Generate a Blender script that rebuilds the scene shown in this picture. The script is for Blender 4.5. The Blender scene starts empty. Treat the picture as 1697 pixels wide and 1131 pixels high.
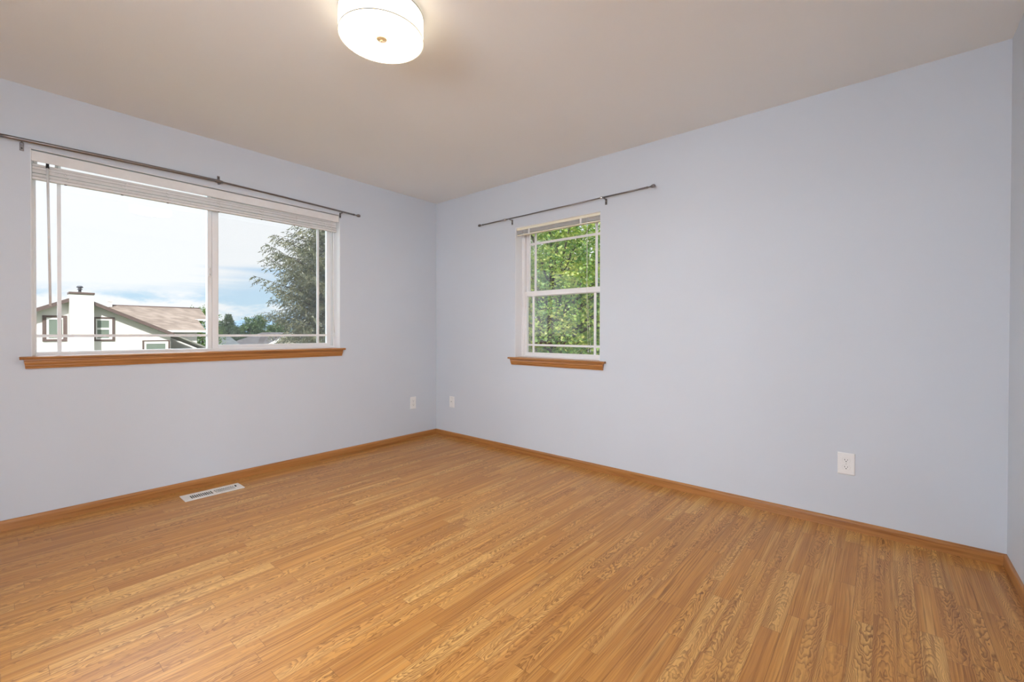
import bpy, bmesh, math, random
from mathutils import Vector, Matrix
import numpy as np

C = bpy.context.scene.collection
sc = bpy.context.scene
PI = math.pi

# ------------------------------------------------------------------ camera
cam_d = bpy.data.cameras.new('camera')
cam = bpy.data.objects.new('camera', cam_d); C.objects.link(cam)
cam_d.sensor_width = 36.0
cam_d.lens = 727.8835 * 36.0 / 1697.0
cam_d.shift_x = -0.75014 / 1697.0
cam_d.shift_y = -9.13981 / 1697.0
cam_d.clip_start = 0.02; cam_d.clip_end = 6000
FW = Vector((0.76314762, 0.64618024, -0.00753645)); RT = Vector((0.64621078, -0.76315502, 0.0024577))
UP = RT.cross(FW)
CAM = Vector((-3.03575, -3.63071, 1.08198))
m = Matrix((RT, UP, -FW)).transposed().to_4x4(); m.translation = CAM
cam.matrix_world = m
sc.camera = cam
sc.view_settings.view_transform = 'Standard'; sc.view_settings.look = 'None'
FILL_E, FILL_COL = 14.2, (0.85, 0.94, 1.07)  # strength and tint of the added fill panels
sc.view_settings.exposure = 0.0; sc.view_settings.gamma = 1.0; sc.view_settings.use_curve_mapping = False
sc.cycles.use_denoising = True
sc.cycles.max_bounces = 14; sc.cycles.diffuse_bounces = 8; sc.cycles.transparent_max_bounces = 24
sc.cycles.sample_clamp_indirect = 8.0


# ------------------------------------------------------------------ node helper
class NT:
    def __init__(s, tree): s.t = tree; s.n = tree.nodes; s.l = tree.links
    def sock(s, inp, v):
        if v is None: return
        if isinstance(v, bpy.types.NodeSocket): s.l.new(v, inp)
        elif isinstance(v, (tuple, list)) and inp.type == 'RGBA' and len(v) == 3: inp.default_value = (*v, 1)
        else: inp.default_value = v
    def node(s, typ, props=None, ins=None):
        n = s.n.new(typ)
        for k, v in (props or {}).items(): setattr(n, k, v)
        for k, v in (ins or {}).items(): s.sock(n.inputs[k], v)
        return n
    def math(s, op, a, b=None, c=None, clamp=False):
        n = s.node('ShaderNodeMath', {'operation': op, 'use_clamp': clamp})
        s.sock(n.inputs[0], a); s.sock(n.inputs[1], b)
        if c is not None: s.sock(n.inputs[2], c)
        return n.outputs[0]
    def xyz(s, v):
        n = s.node('ShaderNodeSeparateXYZ', None, {0: v}); return n.outputs
    def vec(s, x, y, z):
        return s.node('ShaderNodeCombineXYZ', None, {0: x, 1: y, 2: z}).outputs[0]
    def noise(s, v, scale=1.0, detail=2.0, rough=0.5, dist=0.0):
        return s.node('ShaderNodeTexNoise', None, {'Vector': v, 'Scale': scale, 'Detail': detail, 'Roughness': rough, 'Distortion': dist}).outputs[0]
    def white(s, v, dim='3D'):
        n = s.node('ShaderNodeTexWhiteNoise', {'noise_dimensions': dim})
        s.sock(n.inputs['W' if dim == '1D' else 'Vector'], v); return n.outputs
    def mix(s, f, a, b, blend='MIX'):
        n = s.node('ShaderNodeMix', {'data_type': 'RGBA', 'blend_type': blend})
        s.sock(n.inputs[0], f); s.sock(n.inputs[6], a); s.sock(n.inputs[7], b); return n.outputs[2]
    def ramp(s, f, stops, interp='LINEAR'):
        n = s.node('ShaderNodeValToRGB'); s.sock(n.inputs[0], f); cr = n.color_ramp; cr.interpolation = interp
        while len(cr.elements) < len(stops): cr.elements.new(0.5)
        for e, (p, c) in zip(cr.elements, stops):
            e.position = p; e.color = (*c, 1) if isinstance(c, (tuple, list)) else (c, c, c, 1)
        return n.outputs[0]
    def rng(s, v, a, b, c=0.0, d=1.0, smooth=False):
        n = s.node('ShaderNodeMapRange', {'interpolation_type': 'SMOOTHSTEP' if smooth else 'LINEAR'}, {0: v, 1: a, 2: b, 3: c, 4: d}); return n.outputs[0]
    def bump(s, h, strength=0.1, dist=0.01):
        return s.node('ShaderNodeBump', None, {'Strength': strength, 'Distance': dist, 'Height': h}).outputs[0]


def mat(name):
    mm = bpy.data.materials.new(name); mm.use_nodes = True
    nt = NT(mm.node_tree); b = nt.n['Principled BSDF']
    return mm, nt, b


def plain(name, col, rough=0.5, metal=0.0, spec=0.5, vary=0.04, vscale=6.0):
    mm, nt, b = mat(name)
    oc = nt.node('ShaderNodeTexCoord').outputs['Object']
    n = nt.noise(oc, vscale, 3)
    f = nt.rng(n, 0.3, 0.7, 1 - vary, 1 + vary)
    cc = nt.node('ShaderNodeVectorMath', {'operation': 'SCALE'}, {0: col, 'Scale': f}).outputs[0]
    nt.sock(b.inputs['Base Color'], cc)
    b.inputs['Roughness'].default_value = rough; b.inputs['Metallic'].default_value = metal
    b.inputs['Specular IOR Level'].default_value = spec
    return mm


# ------------------------------------------------------------------ world: bright, streaky, thinly clouded sky
w = bpy.data.worlds.new('world'); sc.world = w; w.use_nodes = True
nt = NT(w.node_tree)
bg = nt.n['Background']
g = nt.node('ShaderNodeTexCoord').outputs['Generated']
gx, gy, gz = nt.xyz(g)
el = nt.math('MAXIMUM', gz, 0.0)
streak = nt.noise(nt.vec(nt.math('MULTIPLY', gx, 2.2), nt.math('MULTIPLY', gy, 2.2), nt.math('MULTIPLY', gz, 34.0)), 1.0, 5, 0.55, 0.4)
patch = nt.noise(nt.vec(nt.math('MULTIPLY', gx, 3.0), nt.math('MULTIPLY', gy, 3.0), nt.math('MULTIPLY', gz, 11.0)), 1.3, 4, 0.55, 0.3)
puff = nt.noise(nt.vec(nt.math('MULTIPLY', gx, 9.0), nt.math('MULTIPLY', gy, 9.0), nt.math('MULTIPLY', gz, 26.0)), 1.7, 6, 0.6, 0.2)
# cover bias by elevation: low cumulus bank, clear blue belt, streaks, veil
bias = nt.ramp(nt.math('MULTIPLY', el, 3.0), [(0.0, 0.42), (0.07, 0.50), (0.14, 0.50), (0.18, 0.27), (0.235, 0.29), (0.29, 0.42), (0.36, 0.44), (0.42, 0.70), (0.62, 0.76), (0.70, 0.54), (0.85, 0.72)])
leftish = nt.rng(gx, 0.38, 0.14, 0.0, 0.30, True)            # thicker veil towards the west half of the window
amt = nt.math('ADD', bias, leftish)
low = nt.rng(el, 0.055, 0.085, 1.0, 0.0, True)
nz = nt.mix(low, nt.math('ADD', nt.math('MULTIPLY', streak, 0.65), nt.math('MULTIPLY', patch, 0.35)), puff)
cov = nt.rng(nt.math('ADD', nz, nt.math('SUBTRACT', amt, 0.5)), 0.36, 0.66, 0.0, 1.0, True)
blue = nt.ramp(nt.math('MULTIPLY', el, 3.0), [(0.0, (0.66, 0.80, 0.93)), (0.15, (0.58, 0.79, 0.95)), (0.5, (0.56, 0.74, 0.97)), (1.0, (0.36, 0.56, 0.90))])
sky = nt.mix(cov, blue, (0.99, 1.01, 1.04))
nt.sock(bg.inputs['Color'], sky)
bg.inputs['Strength'].default_value = 1.06


def sun(name, direction, strength, color, angle):
    d = bpy.data.lights.new(name, 'SUN'); d.energy = strength; d.color = color; d.angle = math.radians(angle)
    o = bpy.data.objects.new(name, d); C.objects.link(o)
    o.rotation_euler = Vector(direction).to_track_quat('-Z', 'Y').to_euler()
    o.location = (0, 0, 30)
    return o


sun('sun', (0.45, 0.75, -0.75), 6.0, (1.0, 0.96, 0.89), 2.0)
sun('sky_fill_sun', (0.30, -1.0, -0.32), 4.8, (0.72, 0.87, 1.0), 70.0)     # soft bluish sun added to boost the northern skylight indoors


# ------------------------------------------------------------------ mesh + object helpers
ORG = {}


def props(o, label=None, cat=None, group=None, kind=None):
    if label: o['label'] = label
    if cat: o['category'] = cat
    if group: o['group'] = group
    if kind: o['kind'] = kind
    return o


def thing(name, label, cat, loc=(0, 0, 0), group=None, kind=None):
    o = bpy.data.objects.new(name, None); C.objects.link(o); o.location = loc; o.empty_display_size = 0.1
    ORG[o] = Vector(loc)
    return props(o, label, cat, group, kind)


def obj(name, bm, mats, parent=None, label=None, cat=None, group=None, kind=None, origin=None):
    me = bpy.data.meshes.new(name)
    org = ORG[parent] if parent is not None else Vector(origin or (0, 0, 0))
    if isinstance(bm, bmesh.types.BMesh):
        bmesh.ops.translate(bm, verts=bm.verts, vec=-org)
        bm.normal_update(); bm.to_mesh(me); bm.free()
    else:
        v, f, sm = bm
        me.from_pydata([tuple(Vector(p) - org) for p in v] if not isinstance(v, np.ndarray) else (v - np.array(org)).tolist(), [], f)
        if sm: me.polygons.foreach_set('use_smooth', [True] * len(me.polygons))
        me.update()
    for q in (mats if isinstance(mats, (list, tuple)) else [mats]): me.materials.append(q)
    o = bpy.data.objects.new(name, me); C.objects.link(o)
    if parent is not None:
        o.parent = parent
    else:
        o.location = org
    ORG[o] = org
    return props(o, label, cat, group, kind)


def nb(): return bmesh.new()


def box(bm, x0, x1, y0, y1, z0, z1, bev=0.0, seg=1, mi=0):
    if x0 > x1: x0, x1 = x1, x0
    if y0 > y1: y0, y1 = y1, y0
    if z0 > z1: z0, z1 = z1, z0
    t = bmesh.new()
    vs = [t.verts.new((x, y, z)) for x in (x0, x1) for y in (y0, y1) for z in (z0, z1)]
    for f in ((0, 1, 3, 2), (4, 6, 7, 5), (0, 4, 5, 1), (2, 3, 7, 6), (0, 2, 6, 4), (1, 5, 7, 3)):
        t.faces.new([vs[i] for i in f])
    if bev: bmesh.ops.bevel(t, geom=t.edges[:], offset=bev, segments=seg, affect='EDGES', profile=0.7)
    for f in t.faces: f.material_index = mi
    merge(bm, t)
    return bm


def merge(bm, t):
    me = bpy.data.meshes.new('tmp'); t.normal_update(); t.to_mesh(me); t.free(); bm.from_mesh(me); bpy.data.meshes.remove(me)


def prism(bm, prof, a, b, fn, shift=None, smooth=False):
    """extrude a closed profile (p, q) from a to b; fn(t, p, q) -> point; shift(q) moves the ends inwards"""
    r0 = [bm.verts.new(fn(a + (shift(p, q) if shift else 0), p, q)) for p, q in prof]
    r1 = [bm.verts.new(fn(b - (shift(p, q) if shift else 0), p, q)) for p, q in prof]
    n = len(prof)
    for i in range(n):
        f = bm.faces.new((r0[i], r0[(i + 1) % n], r1[(i + 1) % n], r1[i])); f.smooth = smooth
    bm.faces.new(r0[::-1]); bm.faces.new(r1)
    bmesh.ops.recalc_face_normals(bm, faces=bm.faces[:])
    return bm


def tube(bm, pts, rad, n=10, cap=True):
    pts = [Vector(p) for p in pts]
    rads = rad if isinstance(rad, (list, tuple)) else [rad] * len(pts)
    rings = []
    for i, p in enumerate(pts):
        d = (pts[min(i + 1, len(pts) - 1)] - pts[max(i - 1, 0)]).normalized()
        a = d.cross(Vector((0, 0, 1)) if abs(d.z) < 0.9 else Vector((1, 0, 0))).normalized(); b = d.cross(a)
        rings.append([bm.verts.new(p + (a * math.cos(2 * PI * k / n) + b * math.sin(2 * PI * k / n)) * rads[i]) for k in range(n)])
    for r, s in zip(rings, rings[1:]):
        for k in range(n):
            f = bm.faces.new((r[k], r[(k + 1) % n], s[(k + 1) % n], s[k])); f.smooth = True
    if cap: bm.faces.new(rings[0][::-1]); bm.faces.new(rings[-1])
    return bm


def lathe(bm, prof, c=(0, 0, 0), axis='Z', n=32, smooth=True):
    """prof: list of (radius, along)"""
    c = Vector(c); rings = []
    ax = {'Z': (Vector((1, 0, 0)), Vector((0, 1, 0)), Vector((0, 0, 1))), 'X': (Vector((0, 1, 0)), Vector((0, 0, 1)), Vector((1, 0, 0))),
          'Y': (Vector((0, 0, 1)), Vector((1, 0, 0)), Vector((0, 1, 0)))}[axis]
    for r, h in prof:
        if r < 1e-6: rings.append([bm.verts.new(c + ax[2] * h)])
        else: rings.append([bm.verts.new(c + (ax[0] * math.cos(2 * PI * k / n) + ax[1] * math.sin(2 * PI * k / n)) * r + ax[2] * h) for k in range(n)])
    for r, s in zip(rings, rings[1:]):
        for k in range(n):
            k2 = (k + 1) % n
            q = [r[k % len(r)], r[k2 % len(r)], s[k2 % len(s)], s[k % len(s)]]
            q2 = []
            for v in q:
                if v not in q2: q2.append(v)
            if len(q2) > 2:
                f = bm.faces.new(q2); f.smooth = smooth
    bmesh.ops.recalc_face_normals(bm, faces=bm.faces[:])
    return bm


def wall_with_hole(bm, a0, a1, z0, z1, h, fn):
    """slab with one rectangular hole; fn(a, d, z) -> point, d = 0 (room side) or 1 (outer)"""
    h0, h1, k0, k1 = h
    for d in (0, 1):
        o = [bm.verts.new(fn(a, d, z)) for a, z in ((a0, z0), (a1, z0), (a1, z1), (a0, z1))]
        i = [bm.verts.new(fn(a, d, z)) for a, z in ((h0, k0), (h1, k0), (h1, k1), (h0, k1))]
        for k in range(4): bm.faces.new((o[k], o[(k + 1) % 4], i[(k + 1) % 4], i[k]))
        if d == 0: O, I = o, i
    for k in range(4):
        bm.faces.new((O[k], O[(k + 1) % 4], o[(k + 1) % 4], o[k])); bm.faces.new((I[k], I[(k + 1) % 4], i[(k + 1) % 4], i[k]))
    bmesh.ops.recalc_face_normals(bm, faces=bm.faces[:])
    return bm


# ------------------------------------------------------------------ materials
def paint(name, col, bump_s=0.12, scale=230.0):
    mm, nt, b = mat(name)
    oc = nt.node('ShaderNodeTexCoord').outputs['Object']
    n1 = nt.noise(oc, 1.3, 2); f = nt.rng(n1, 0.3, 0.7, 0.985, 1.015)
    nt.sock(b.inputs['Base Color'], nt.node('ShaderNodeVectorMath', {'operation': 'SCALE'}, {0: col, 'Scale': f}).outputs[0])
    nt.sock(b.inputs['Normal'], nt.bump(nt.noise(oc, scale, 3, 0.6), bump_s, 0.002))
    b.inputs['Roughness'].default_value = 0.62; b.inputs['Specular IOR Level'].default_value = 0.3
    return mm


M_WALL = paint('lavender_grey_paint', (0.595, 0.637, 0.69))
M_CEIL = paint('ceiling_paint', (0.81, 0.835, 0.825), 0.2, 150.0)
M_WHITE = plain('white_vinyl', (0.80, 0.80, 0.80), 0.35, vary=0.015)
M_JAMB = paint('white_jamb_paint', (0.80, 0.82, 0.84))


def wood(name, axis, light, dark, rough=0.32):
    mm, nt, b = mat(name)
    oc = nt.node('ShaderNodeTexCoord').outputs['Object']
    x, y, z = nt.xyz(oc)
    s = {'X': (1.6, 42, 60), 'Y': (42, 1.6, 60), 'Z': (42, 60, 1.6)}[axis]
    v = nt.vec(nt.math('MULTIPLY', x, s[0]), nt.math('MULTIPLY', y, s[1]), nt.math('MULTIPLY', z, s[2]))
    n1 = nt.noise(v, 1.0, 4, 0.6, 0.6)
    fine = nt.noise(v, 7.0, 2, 0.5)
    f = nt.math('ADD', nt.math('MULTIPLY', n1, 0.75), nt.math('MULTIPLY', fine, 0.25))
    col = nt.ramp(f, [(0.32, dark), (0.50, light), (0.72, tuple(c * 1.15 for c in light))])
    nt.sock(b.inputs['Base Color'], col)
    b.inputs['Roughness'].default_value = rough
    nt.sock(b.inputs['Normal'], nt.bump(fine, 0.05, 0.001))
    return mm


OAK_L, OAK_D = (0.40, 0.175, 0.050), (0.24, 0.088, 0.020)
M_OAKX = wood('honey_oak_x', 'X', OAK_L, OAK_D)
M_OAKY = wood('honey_oak_y', 'Y', OAK_L, OAK_D)


def floor_material():
    mm, nt, b = mat('oak_strip_laminate')
    oc = nt.node('ShaderNodeTexCoord').outputs['Object']
    X, Y, Z = nt.xyz(oc)
    W = 0.0635
    v = nt.math('DIVIDE', nt.math('ADD', Y, 10.02), W)
    row = nt.math('FLOOR', v); fy = nt.math('FRACT', v)
    rr = nt.white(row, '1D')[0]
    rr2 = nt.white(nt.math('ADD', row, 311.7), '1D')[0]
    L = nt.rng(rr2, 0, 1, 0.38, 0.62)
    u = nt.math('DIVIDE', nt.math('ADD', nt.math('ADD', X, 20.0), nt.math('MULTIPLY', rr, 7.3)), L)
    col = nt.math('FLOOR', u); fx = nt.math('FRACT', u)
    wn = nt.white(nt.vec(row, col, 3.3))
    r1 = wn[0]; rc = nt.xyz(wn[1])
    # board grain: nested arches (cathedral figure) in some strips, long straight lines in the others
    fig = nt.rng(rc[0], 0.27, 0.33)                              # 0 straight grained, 1 figured
    yl = nt.math('ADD', fy, nt.math('SUBTRACT', nt.math('MULTIPLY', rc[2], 0.8), 0.9))
    sgn = nt.math('SUBTRACT', nt.math('MULTIPLY', nt.math('GREATER_THAN', rc[1], 0.5), 2.0), 1.0)
    sh = nt.math('MULTIPLY', r1, 57.0)
    wob = nt.noise(nt.vec(nt.math('ADD', nt.math('MULTIPLY', X, 7.0), sh), nt.math('ADD', nt.math('MULTIPLY', Y, 26.0), sh), rc[2]), 1.0, 1.5, 0.45)
    jag = nt.noise(nt.vec(nt.math('ADD', nt.math('MULTIPLY', X, 26.0), sh), nt.math('ADD', nt.math('MULTIPLY', Y, 75.0), sh), rc[1]), 1.0, 1.5, 0.5)
    wv = nt.math('ADD', nt.math('MULTIPLY', nt.math('SUBTRACT', wob, 0.5), 6.5), nt.math('MULTIPLY', nt.math('SUBTRACT', jag, 0.5), 2.0))
    arch = nt.math('ADD', nt.math('MULTIPLY', nt.math('MULTIPLY', X, sgn), nt.rng(rc[0], 0.30, 1.0, 9.0, 20.0)), nt.math('MULTIPLY', nt.math('MULTIPLY', yl, yl), nt.rng(rc[1], 0, 1, 8.0, 16.0)))
    slow = nt.noise(nt.vec(nt.math('ADD', nt.math('MULTIPLY', X, 1.6), sh), nt.math('ADD', nt.math('MULTIPLY', Y, 14.0), sh), rc[2]), 1.0, 2.0, 0.5)
    strt = nt.math('ADD', nt.math('ADD', nt.math('MULTIPLY', Y, nt.rng(rc[1], 0, 1, 70.0, 150.0)), nt.math('MULTIPLY', X, nt.rng(rc[2], 0, 1, -2.0, 2.0))), nt.math('MULTIPLY', slow, 6.0))
    tt = nt.math('ADD', nt.math('MULTIPLY', fig, nt.math('ADD', arch, wv)), nt.math('MULTIPLY', nt.math('SUBTRACT', 1.0, fig), strt))
    ring = nt.math('FRACT', nt.math('ADD', tt, 400.0))
    line = nt.math('MULTIPLY', nt.rng(ring, 0.30, 0.93, 0.0, 1.0), nt.rng(ring, 0.93, 1.0, 1.0, 0.0))
    line = nt.math('MULTIPLY', nt.math('POWER', line, 1.15), nt.rng(slow, 0.36, 0.62, 0.45, 1.0))
    lm = nt.noise(nt.vec(nt.math('ADD', nt.math('MULTIPLY', X, 2.6), sh), nt.math('ADD', nt.math('MULTIPLY', Y, 48.0), sh), rc[0]), 1.0, 2.0, 0.5)
    line = nt.math('MULTIPLY', line, nt.math('MAXIMUM', nt.math('MULTIPLY', fig, 0.85), nt.rng(lm, 0.40, 0.62, 0.05, 1.0)))
    fib = nt.noise(nt.vec(nt.math('MULTIPLY', X, 5.0), nt.math('MULTIPLY', Y, 300.0), nt.math('MULTIPLY', r1, 9.0)), 1.0, 3, 0.6)
    mid = nt.noise(nt.vec(nt.math('ADD', nt.math('MULTIPLY', X, 2.2), nt.math('MULTIPLY', r1, 40)), nt.math('MULTIPLY', Y, 95.0), rc[2]), 1.0, 3, 0.6)
    broad = nt.noise(nt.vec(nt.math('ADD', nt.math('MULTIPLY', X, 0.8), nt.math('MULTIPLY', r1, 40)), nt.math('MULTIPLY', Y, 30.0), rc[2]), 1.0, 2, 0.5)
    tone = nt.ramp(r1, [(0.0, (0.49, 0.222, 0.052)), (0.25, (0.60, 0.285, 0.070)), (0.50, (0.66, 0.335, 0.090)), (0.75, (0.60, 0.290, 0.078)), (1.0, (0.74, 0.43, 0.140))])
    c1 = nt.mix(nt.rng(broad, 0.50, 0.70, 0.0, 0.70), tone, (0.42, 0.180, 0.048))
    c1 = nt.mix(nt.rng(broad, 0.46, 0.30, 0.0, 0.45), c1, (0.78, 0.47, 0.165))
    c1 = nt.mix(nt.rng(mid, 0.48, 0.70, 0.0, 0.62), c1, (0.27, 0.098, 0.022))
    ls = nt.math('MULTIPLY', line, nt.rng(fig, 0, 1, 0.74, 0.92))
    c2 = nt.mix(ls, c1, (0.16, 0.055, 0.012))
    c3 = nt.mix(nt.rng(fib, 0.46, 0.74, 0.0, 0.34), c2, (0.26, 0.095, 0.024))
    # joints
    dy = nt.math('MINIMUM', fy, nt.math('SUBTRACT', 1.0, fy))
    dx = nt.math('MULTIPLY', nt.math('MINIMUM', fx, nt.math('SUBTRACT', 1.0, fx)), nt.math('DIVIDE', L, W))
    board = nt.math('LESS_THAN', nt.math('FRACT', nt.math('DIVIDE', nt.math('ADD', row, nt.math('GREATER_THAN', fy, 0.5)), 3.0)), 0.2)
    jy = nt.math('MULTIPLY', nt.rng(dy, 0.008, 0.022, 1.0, 0.0), nt.rng(board, 0, 1, 0.25, 0.55))
    jx = nt.math('MULTIPLY', nt.rng(dx, 0.008, 0.02, 1.0, 0.0), 0.5)
    j = nt.math('MAXIMUM', jy, jx)
    c4 = nt.mix(j, c3, (0.16, 0.065, 0.022))
    nt.sock(b.inputs['Base Color'], c4)
    nt.sock(b.inputs['Roughness'], nt.rng(fib, 0.3, 0.7, 0.28, 0.36))
    b.inputs['Specular IOR Level'].default_value = 0.32
    h = nt.math('SUBTRACT', nt.math('MULTIPLY', fib, -0.35), nt.math('MULTIPLY', j, 1.0))
    nt.sock(b.inputs['Normal'], nt.bump(h, 0.10, 0.0015))
    return mm


M_FLOOR = floor_material()
M_NICKEL = plain('brushed_nickel', (0.25, 0.235, 0.235), 0.33, 1.0, vary=0.08, vscale=60)
M_NICKEL_BRIGHT = plain('polished_nickel', (0.75, 0.73, 0.70), 0.18, 1.0)
M_PLATE = plain('white_plastic', (0.80, 0.80, 0.785), 0.35, vary=0.01)
M_DARK = plain('dark_slot', (0.02, 0.02, 0.022), 0.6)
M_SCREW = plain('painted_screw', (0.55, 0.55, 0.53), 0.35, 0.6)
M_BLIND = plain('blind_vinyl', (0.74, 0.74, 0.73), 0.42, vary=0.03, vscale=20)
M_CREAM = plain('cream_headrail', (0.80, 0.77, 0.62), 0.4, vary=0.02)
M_CORD = plain('white_cord', (0.72, 0.71, 0.68), 0.7)
M_VENT = plain('vent_enamel', (0.78, 0.77, 0.74), 0.38, vary=0.03)


def glass_mat():
    mm = bpy.data.materials.new('window_glass'); mm.use_nodes = True
    nt = NT(mm.node_tree); nt.n.remove(nt.n['Principled BSDF'])
    out = nt.n['Material Output']
    fr = nt.node('ShaderNodeFresnel', None, {'IOR': 1.52}).outputs[0]
    f = nt.math('MULTIPLY', fr, 1.3, clamp=True)
    tr = nt.node('ShaderNodeBsdfTransparent', None, {'Color': (0.95, 0.965, 0.96)}).outputs[0]
    gl = nt.node('ShaderNodeBsdfGlossy', None, {'Color': (1, 1, 1), 'Roughness': 0.0}).outputs[0]
    mx = nt.node('ShaderNodeMixShader', None, {0: f, 1: tr, 2: gl}).outputs[0]
    nt.l.new(mx, out.inputs['Surface'])
    return mm


M_GLASS = glass_mat()


def screen_mat():
    mm = bpy.data.materials.new('insect_screen'); mm.use_nodes = True
    nt = NT(mm.node_tree); nt.n.remove(nt.n['Principled BSDF'])
    out = nt.n['Material Output']
    oc = nt.node('ShaderNodeTexCoord').outputs['Object']
    f = nt.rng(nt.noise(oc, 90.0, 2), 0.3, 0.7, 0.095, 0.105)
    tr = nt.node('ShaderNodeBsdfTransparent').outputs[0]
    df = nt.node('ShaderNodeBsdfDiffuse', None, {'Color': (0.42, 0.44, 0.46)}).outputs[0]
    mx = nt.node('ShaderNodeMixShader', None, {0: f, 1: tr, 2: df}).outputs[0]
    nt.l.new(mx, out.inputs['Surface'])
    return mm


M_SCREEN = screen_mat()

# ------------------------------------------------------------------ room shell
X0, X1, Y0, Y1, H = -4.05, 0.0, -4.072, 0.0, 2.44
T = 0.17
VX0, VX1, VY0, VY1 = -2.240, -1.934, -0.245, -0.140           # duct hole under the register


def floor_bm():
    bm = nb()
    xs = [X0 - T, VX0, VX1, X1 + T]; ys = [Y0 - T, VY0, VY1, Y1 + T]
    g = {}
    for k, z in enumerate((0.0, -0.12)):
        for i, x in enumerate(xs):
            for j, y in enumerate(ys): g[i, j, k] = bm.verts.new((x, y, z))
    for i in range(3):
        for j in range(3):
            if (i, j) == (1, 1): continue
            bm.faces.new((g[i, j, 0], g[i + 1, j, 0], g[i + 1, j + 1, 0], g[i, j + 1, 0]))
            bm.faces.new((g[i, j, 1], g[i, j + 1, 1], g[i + 1, j + 1, 1], g[i + 1, j, 1]))
    for i in range(3):
        for j in (0, 3): bm.faces.new((g[i, j, 0], g[i + 1, j, 0], g[i + 1, j, 1], g[i, j, 1]))
    for j in range(3):
        for i in (0, 3): bm.faces.new((g[i, j, 0], g[i, j + 1, 0], g[i, j + 1, 1], g[i, j, 1]))
    for a, c in (((1, 1), (2, 1)), ((2, 1), (2, 2)), ((2, 2), (1, 2)), ((1, 2), (1, 1))):
        bm.faces.new((g[a[0], a[1], 0], g[c[0], c[1], 0], g[c[0], c[1], 1], g[a[0], a[1], 1]))
    bmesh.ops.recalc_face_normals(bm, faces=bm.faces[:])
    return bm


obj('floor', floor_bm(), M_FLOOR, label='honey oak strip laminate floor with dark wavy grain', cat='floor', kind='structure')
obj('ceiling', box(nb(), X0 - T, X1 + T, Y0 - T, Y1 + T, H, H + 0.15), M_CEIL, label='plain warm white painted ceiling', cat='ceiling', kind='structure')
OA = (-2.901, -1.078, 0.938, 2.103)
OB = (-1.949, -1.088, 0.856, 2.022)
obj('wall_left', wall_with_hole(nb(), X0 - T, X1 + T, 0, H, OA, lambda a, d, z: (a, d * T, z)), M_WALL,
    label='pale lavender grey wall around the wide window', cat='wall', kind='structure')
obj('wall_right', wall_with_hole(nb(), Y0 - T, Y1, 0, H, OB, lambda a, d, z: (d * T, a, z)), M_WALL,
    label='pale lavender grey wall around the narrow window', cat='wall', kind='structure')
DX0, DX1, DZ = -3.90, -2.90, 2.08
DY0, DY1 = -3.30, -1.90  # unseen openings added so the hallway panels can light the room
obj('wall_near', wall_with_hole(nb(), X0 - T, X1, 0, H, (DX0, DX1, 0.0, DZ), lambda a, d, z: (a, Y0 - d * T, z)), M_WALL, label='sliver of pale wall at the right edge of the photo', cat='wall', kind='structure')
obj('wall_behind', wall_with_hole(nb(), Y0, Y1, 0, H, (DY0, DY1, 0.0, DZ), lambda a, d, z: (X0 - d * T, a, z)), M_WALL, label='plain pale wall left of the camera', cat='wall', kind='structure')

BB = [(0, 0), (0.0125, 0), (0.0125, 0.040), (0.0115, 0.047), (0.0085, 0.053), (0.005, 0.056), (0, 0.056)]
obj('baseboard_left', prism(nb(), BB, X0, X1, lambda t, p, q: (t, -p, q)), M_OAKX, label='honey oak baseboard under the wide window', cat='baseboard', kind='structure')
obj('baseboard_right', prism(nb(), BB, Y0, Y1 - 0.0125, lambda t, p, q: (-p, t, q)), M_OAKY, label='honey oak baseboard along the wall with the narrow window', cat='baseboard', kind='structure')
obj('baseboard_near', prism(nb(), BB, DX1 + 0.09, X1 - 0.0125, lambda t, p, q: (t, Y0 + p, q)), M_OAKX, label='short run of oak baseboard at the right edge', cat='baseboard', kind='structure')
obj('baseboard_behind', prism(prism(nb(), BB, Y0 + 0.0125, DY0 - 0.09, lambda t, p, q: (X0 + p, t, q)), BB, DY1 + 0.09, Y1 - 0.0125, lambda t, p, q: (X0 + p, t, q)), M_OAKY, label='oak baseboard left of the camera', cat='baseboard', kind='structure')


# ------------------------------------------------------------------ windows
def frame_ring(bm, a0, a1, z0, z1, wl, wr, wb, wt, d0, d1, fn, bev=0.002):
    """rectangular ring of four bevelled bars; fn(a0,a1,d0,d1,z0,z1) adds a box"""
    fn(bm, a0, a0 + wl, d0, d1, z0, z1, bev); fn(bm, a1 - wr, a1, d0, d1, z0, z1, bev)
    fn(bm, a0 + wl, a1 - wr, d0, d1, z0, z0 + wb, bev); fn(bm, a0 + wl, a1 - wr, d0, d1, z1 - wt, z1, bev)
    return bm


def bA(bm, a0, a1, d0, d1, z0, z1, bev=0.0): return box(bm, a0, a1, d0, d1, z0, z1, bev)
def bB(bm, a0, a1, d0, d1, z0, z1, bev=0.0): return box(bm, d0, d1, a0, a1, z0, z1, bev)


def pane(bm, a0, a1, d, z0, z1, fn):
    vs = [bm.verts.new(fn(a, d, z)) for a, z in ((a0, z0), (a1, z0), (a1, z1), (a0, z1))]
    bm.faces.new(vs); return bm


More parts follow.
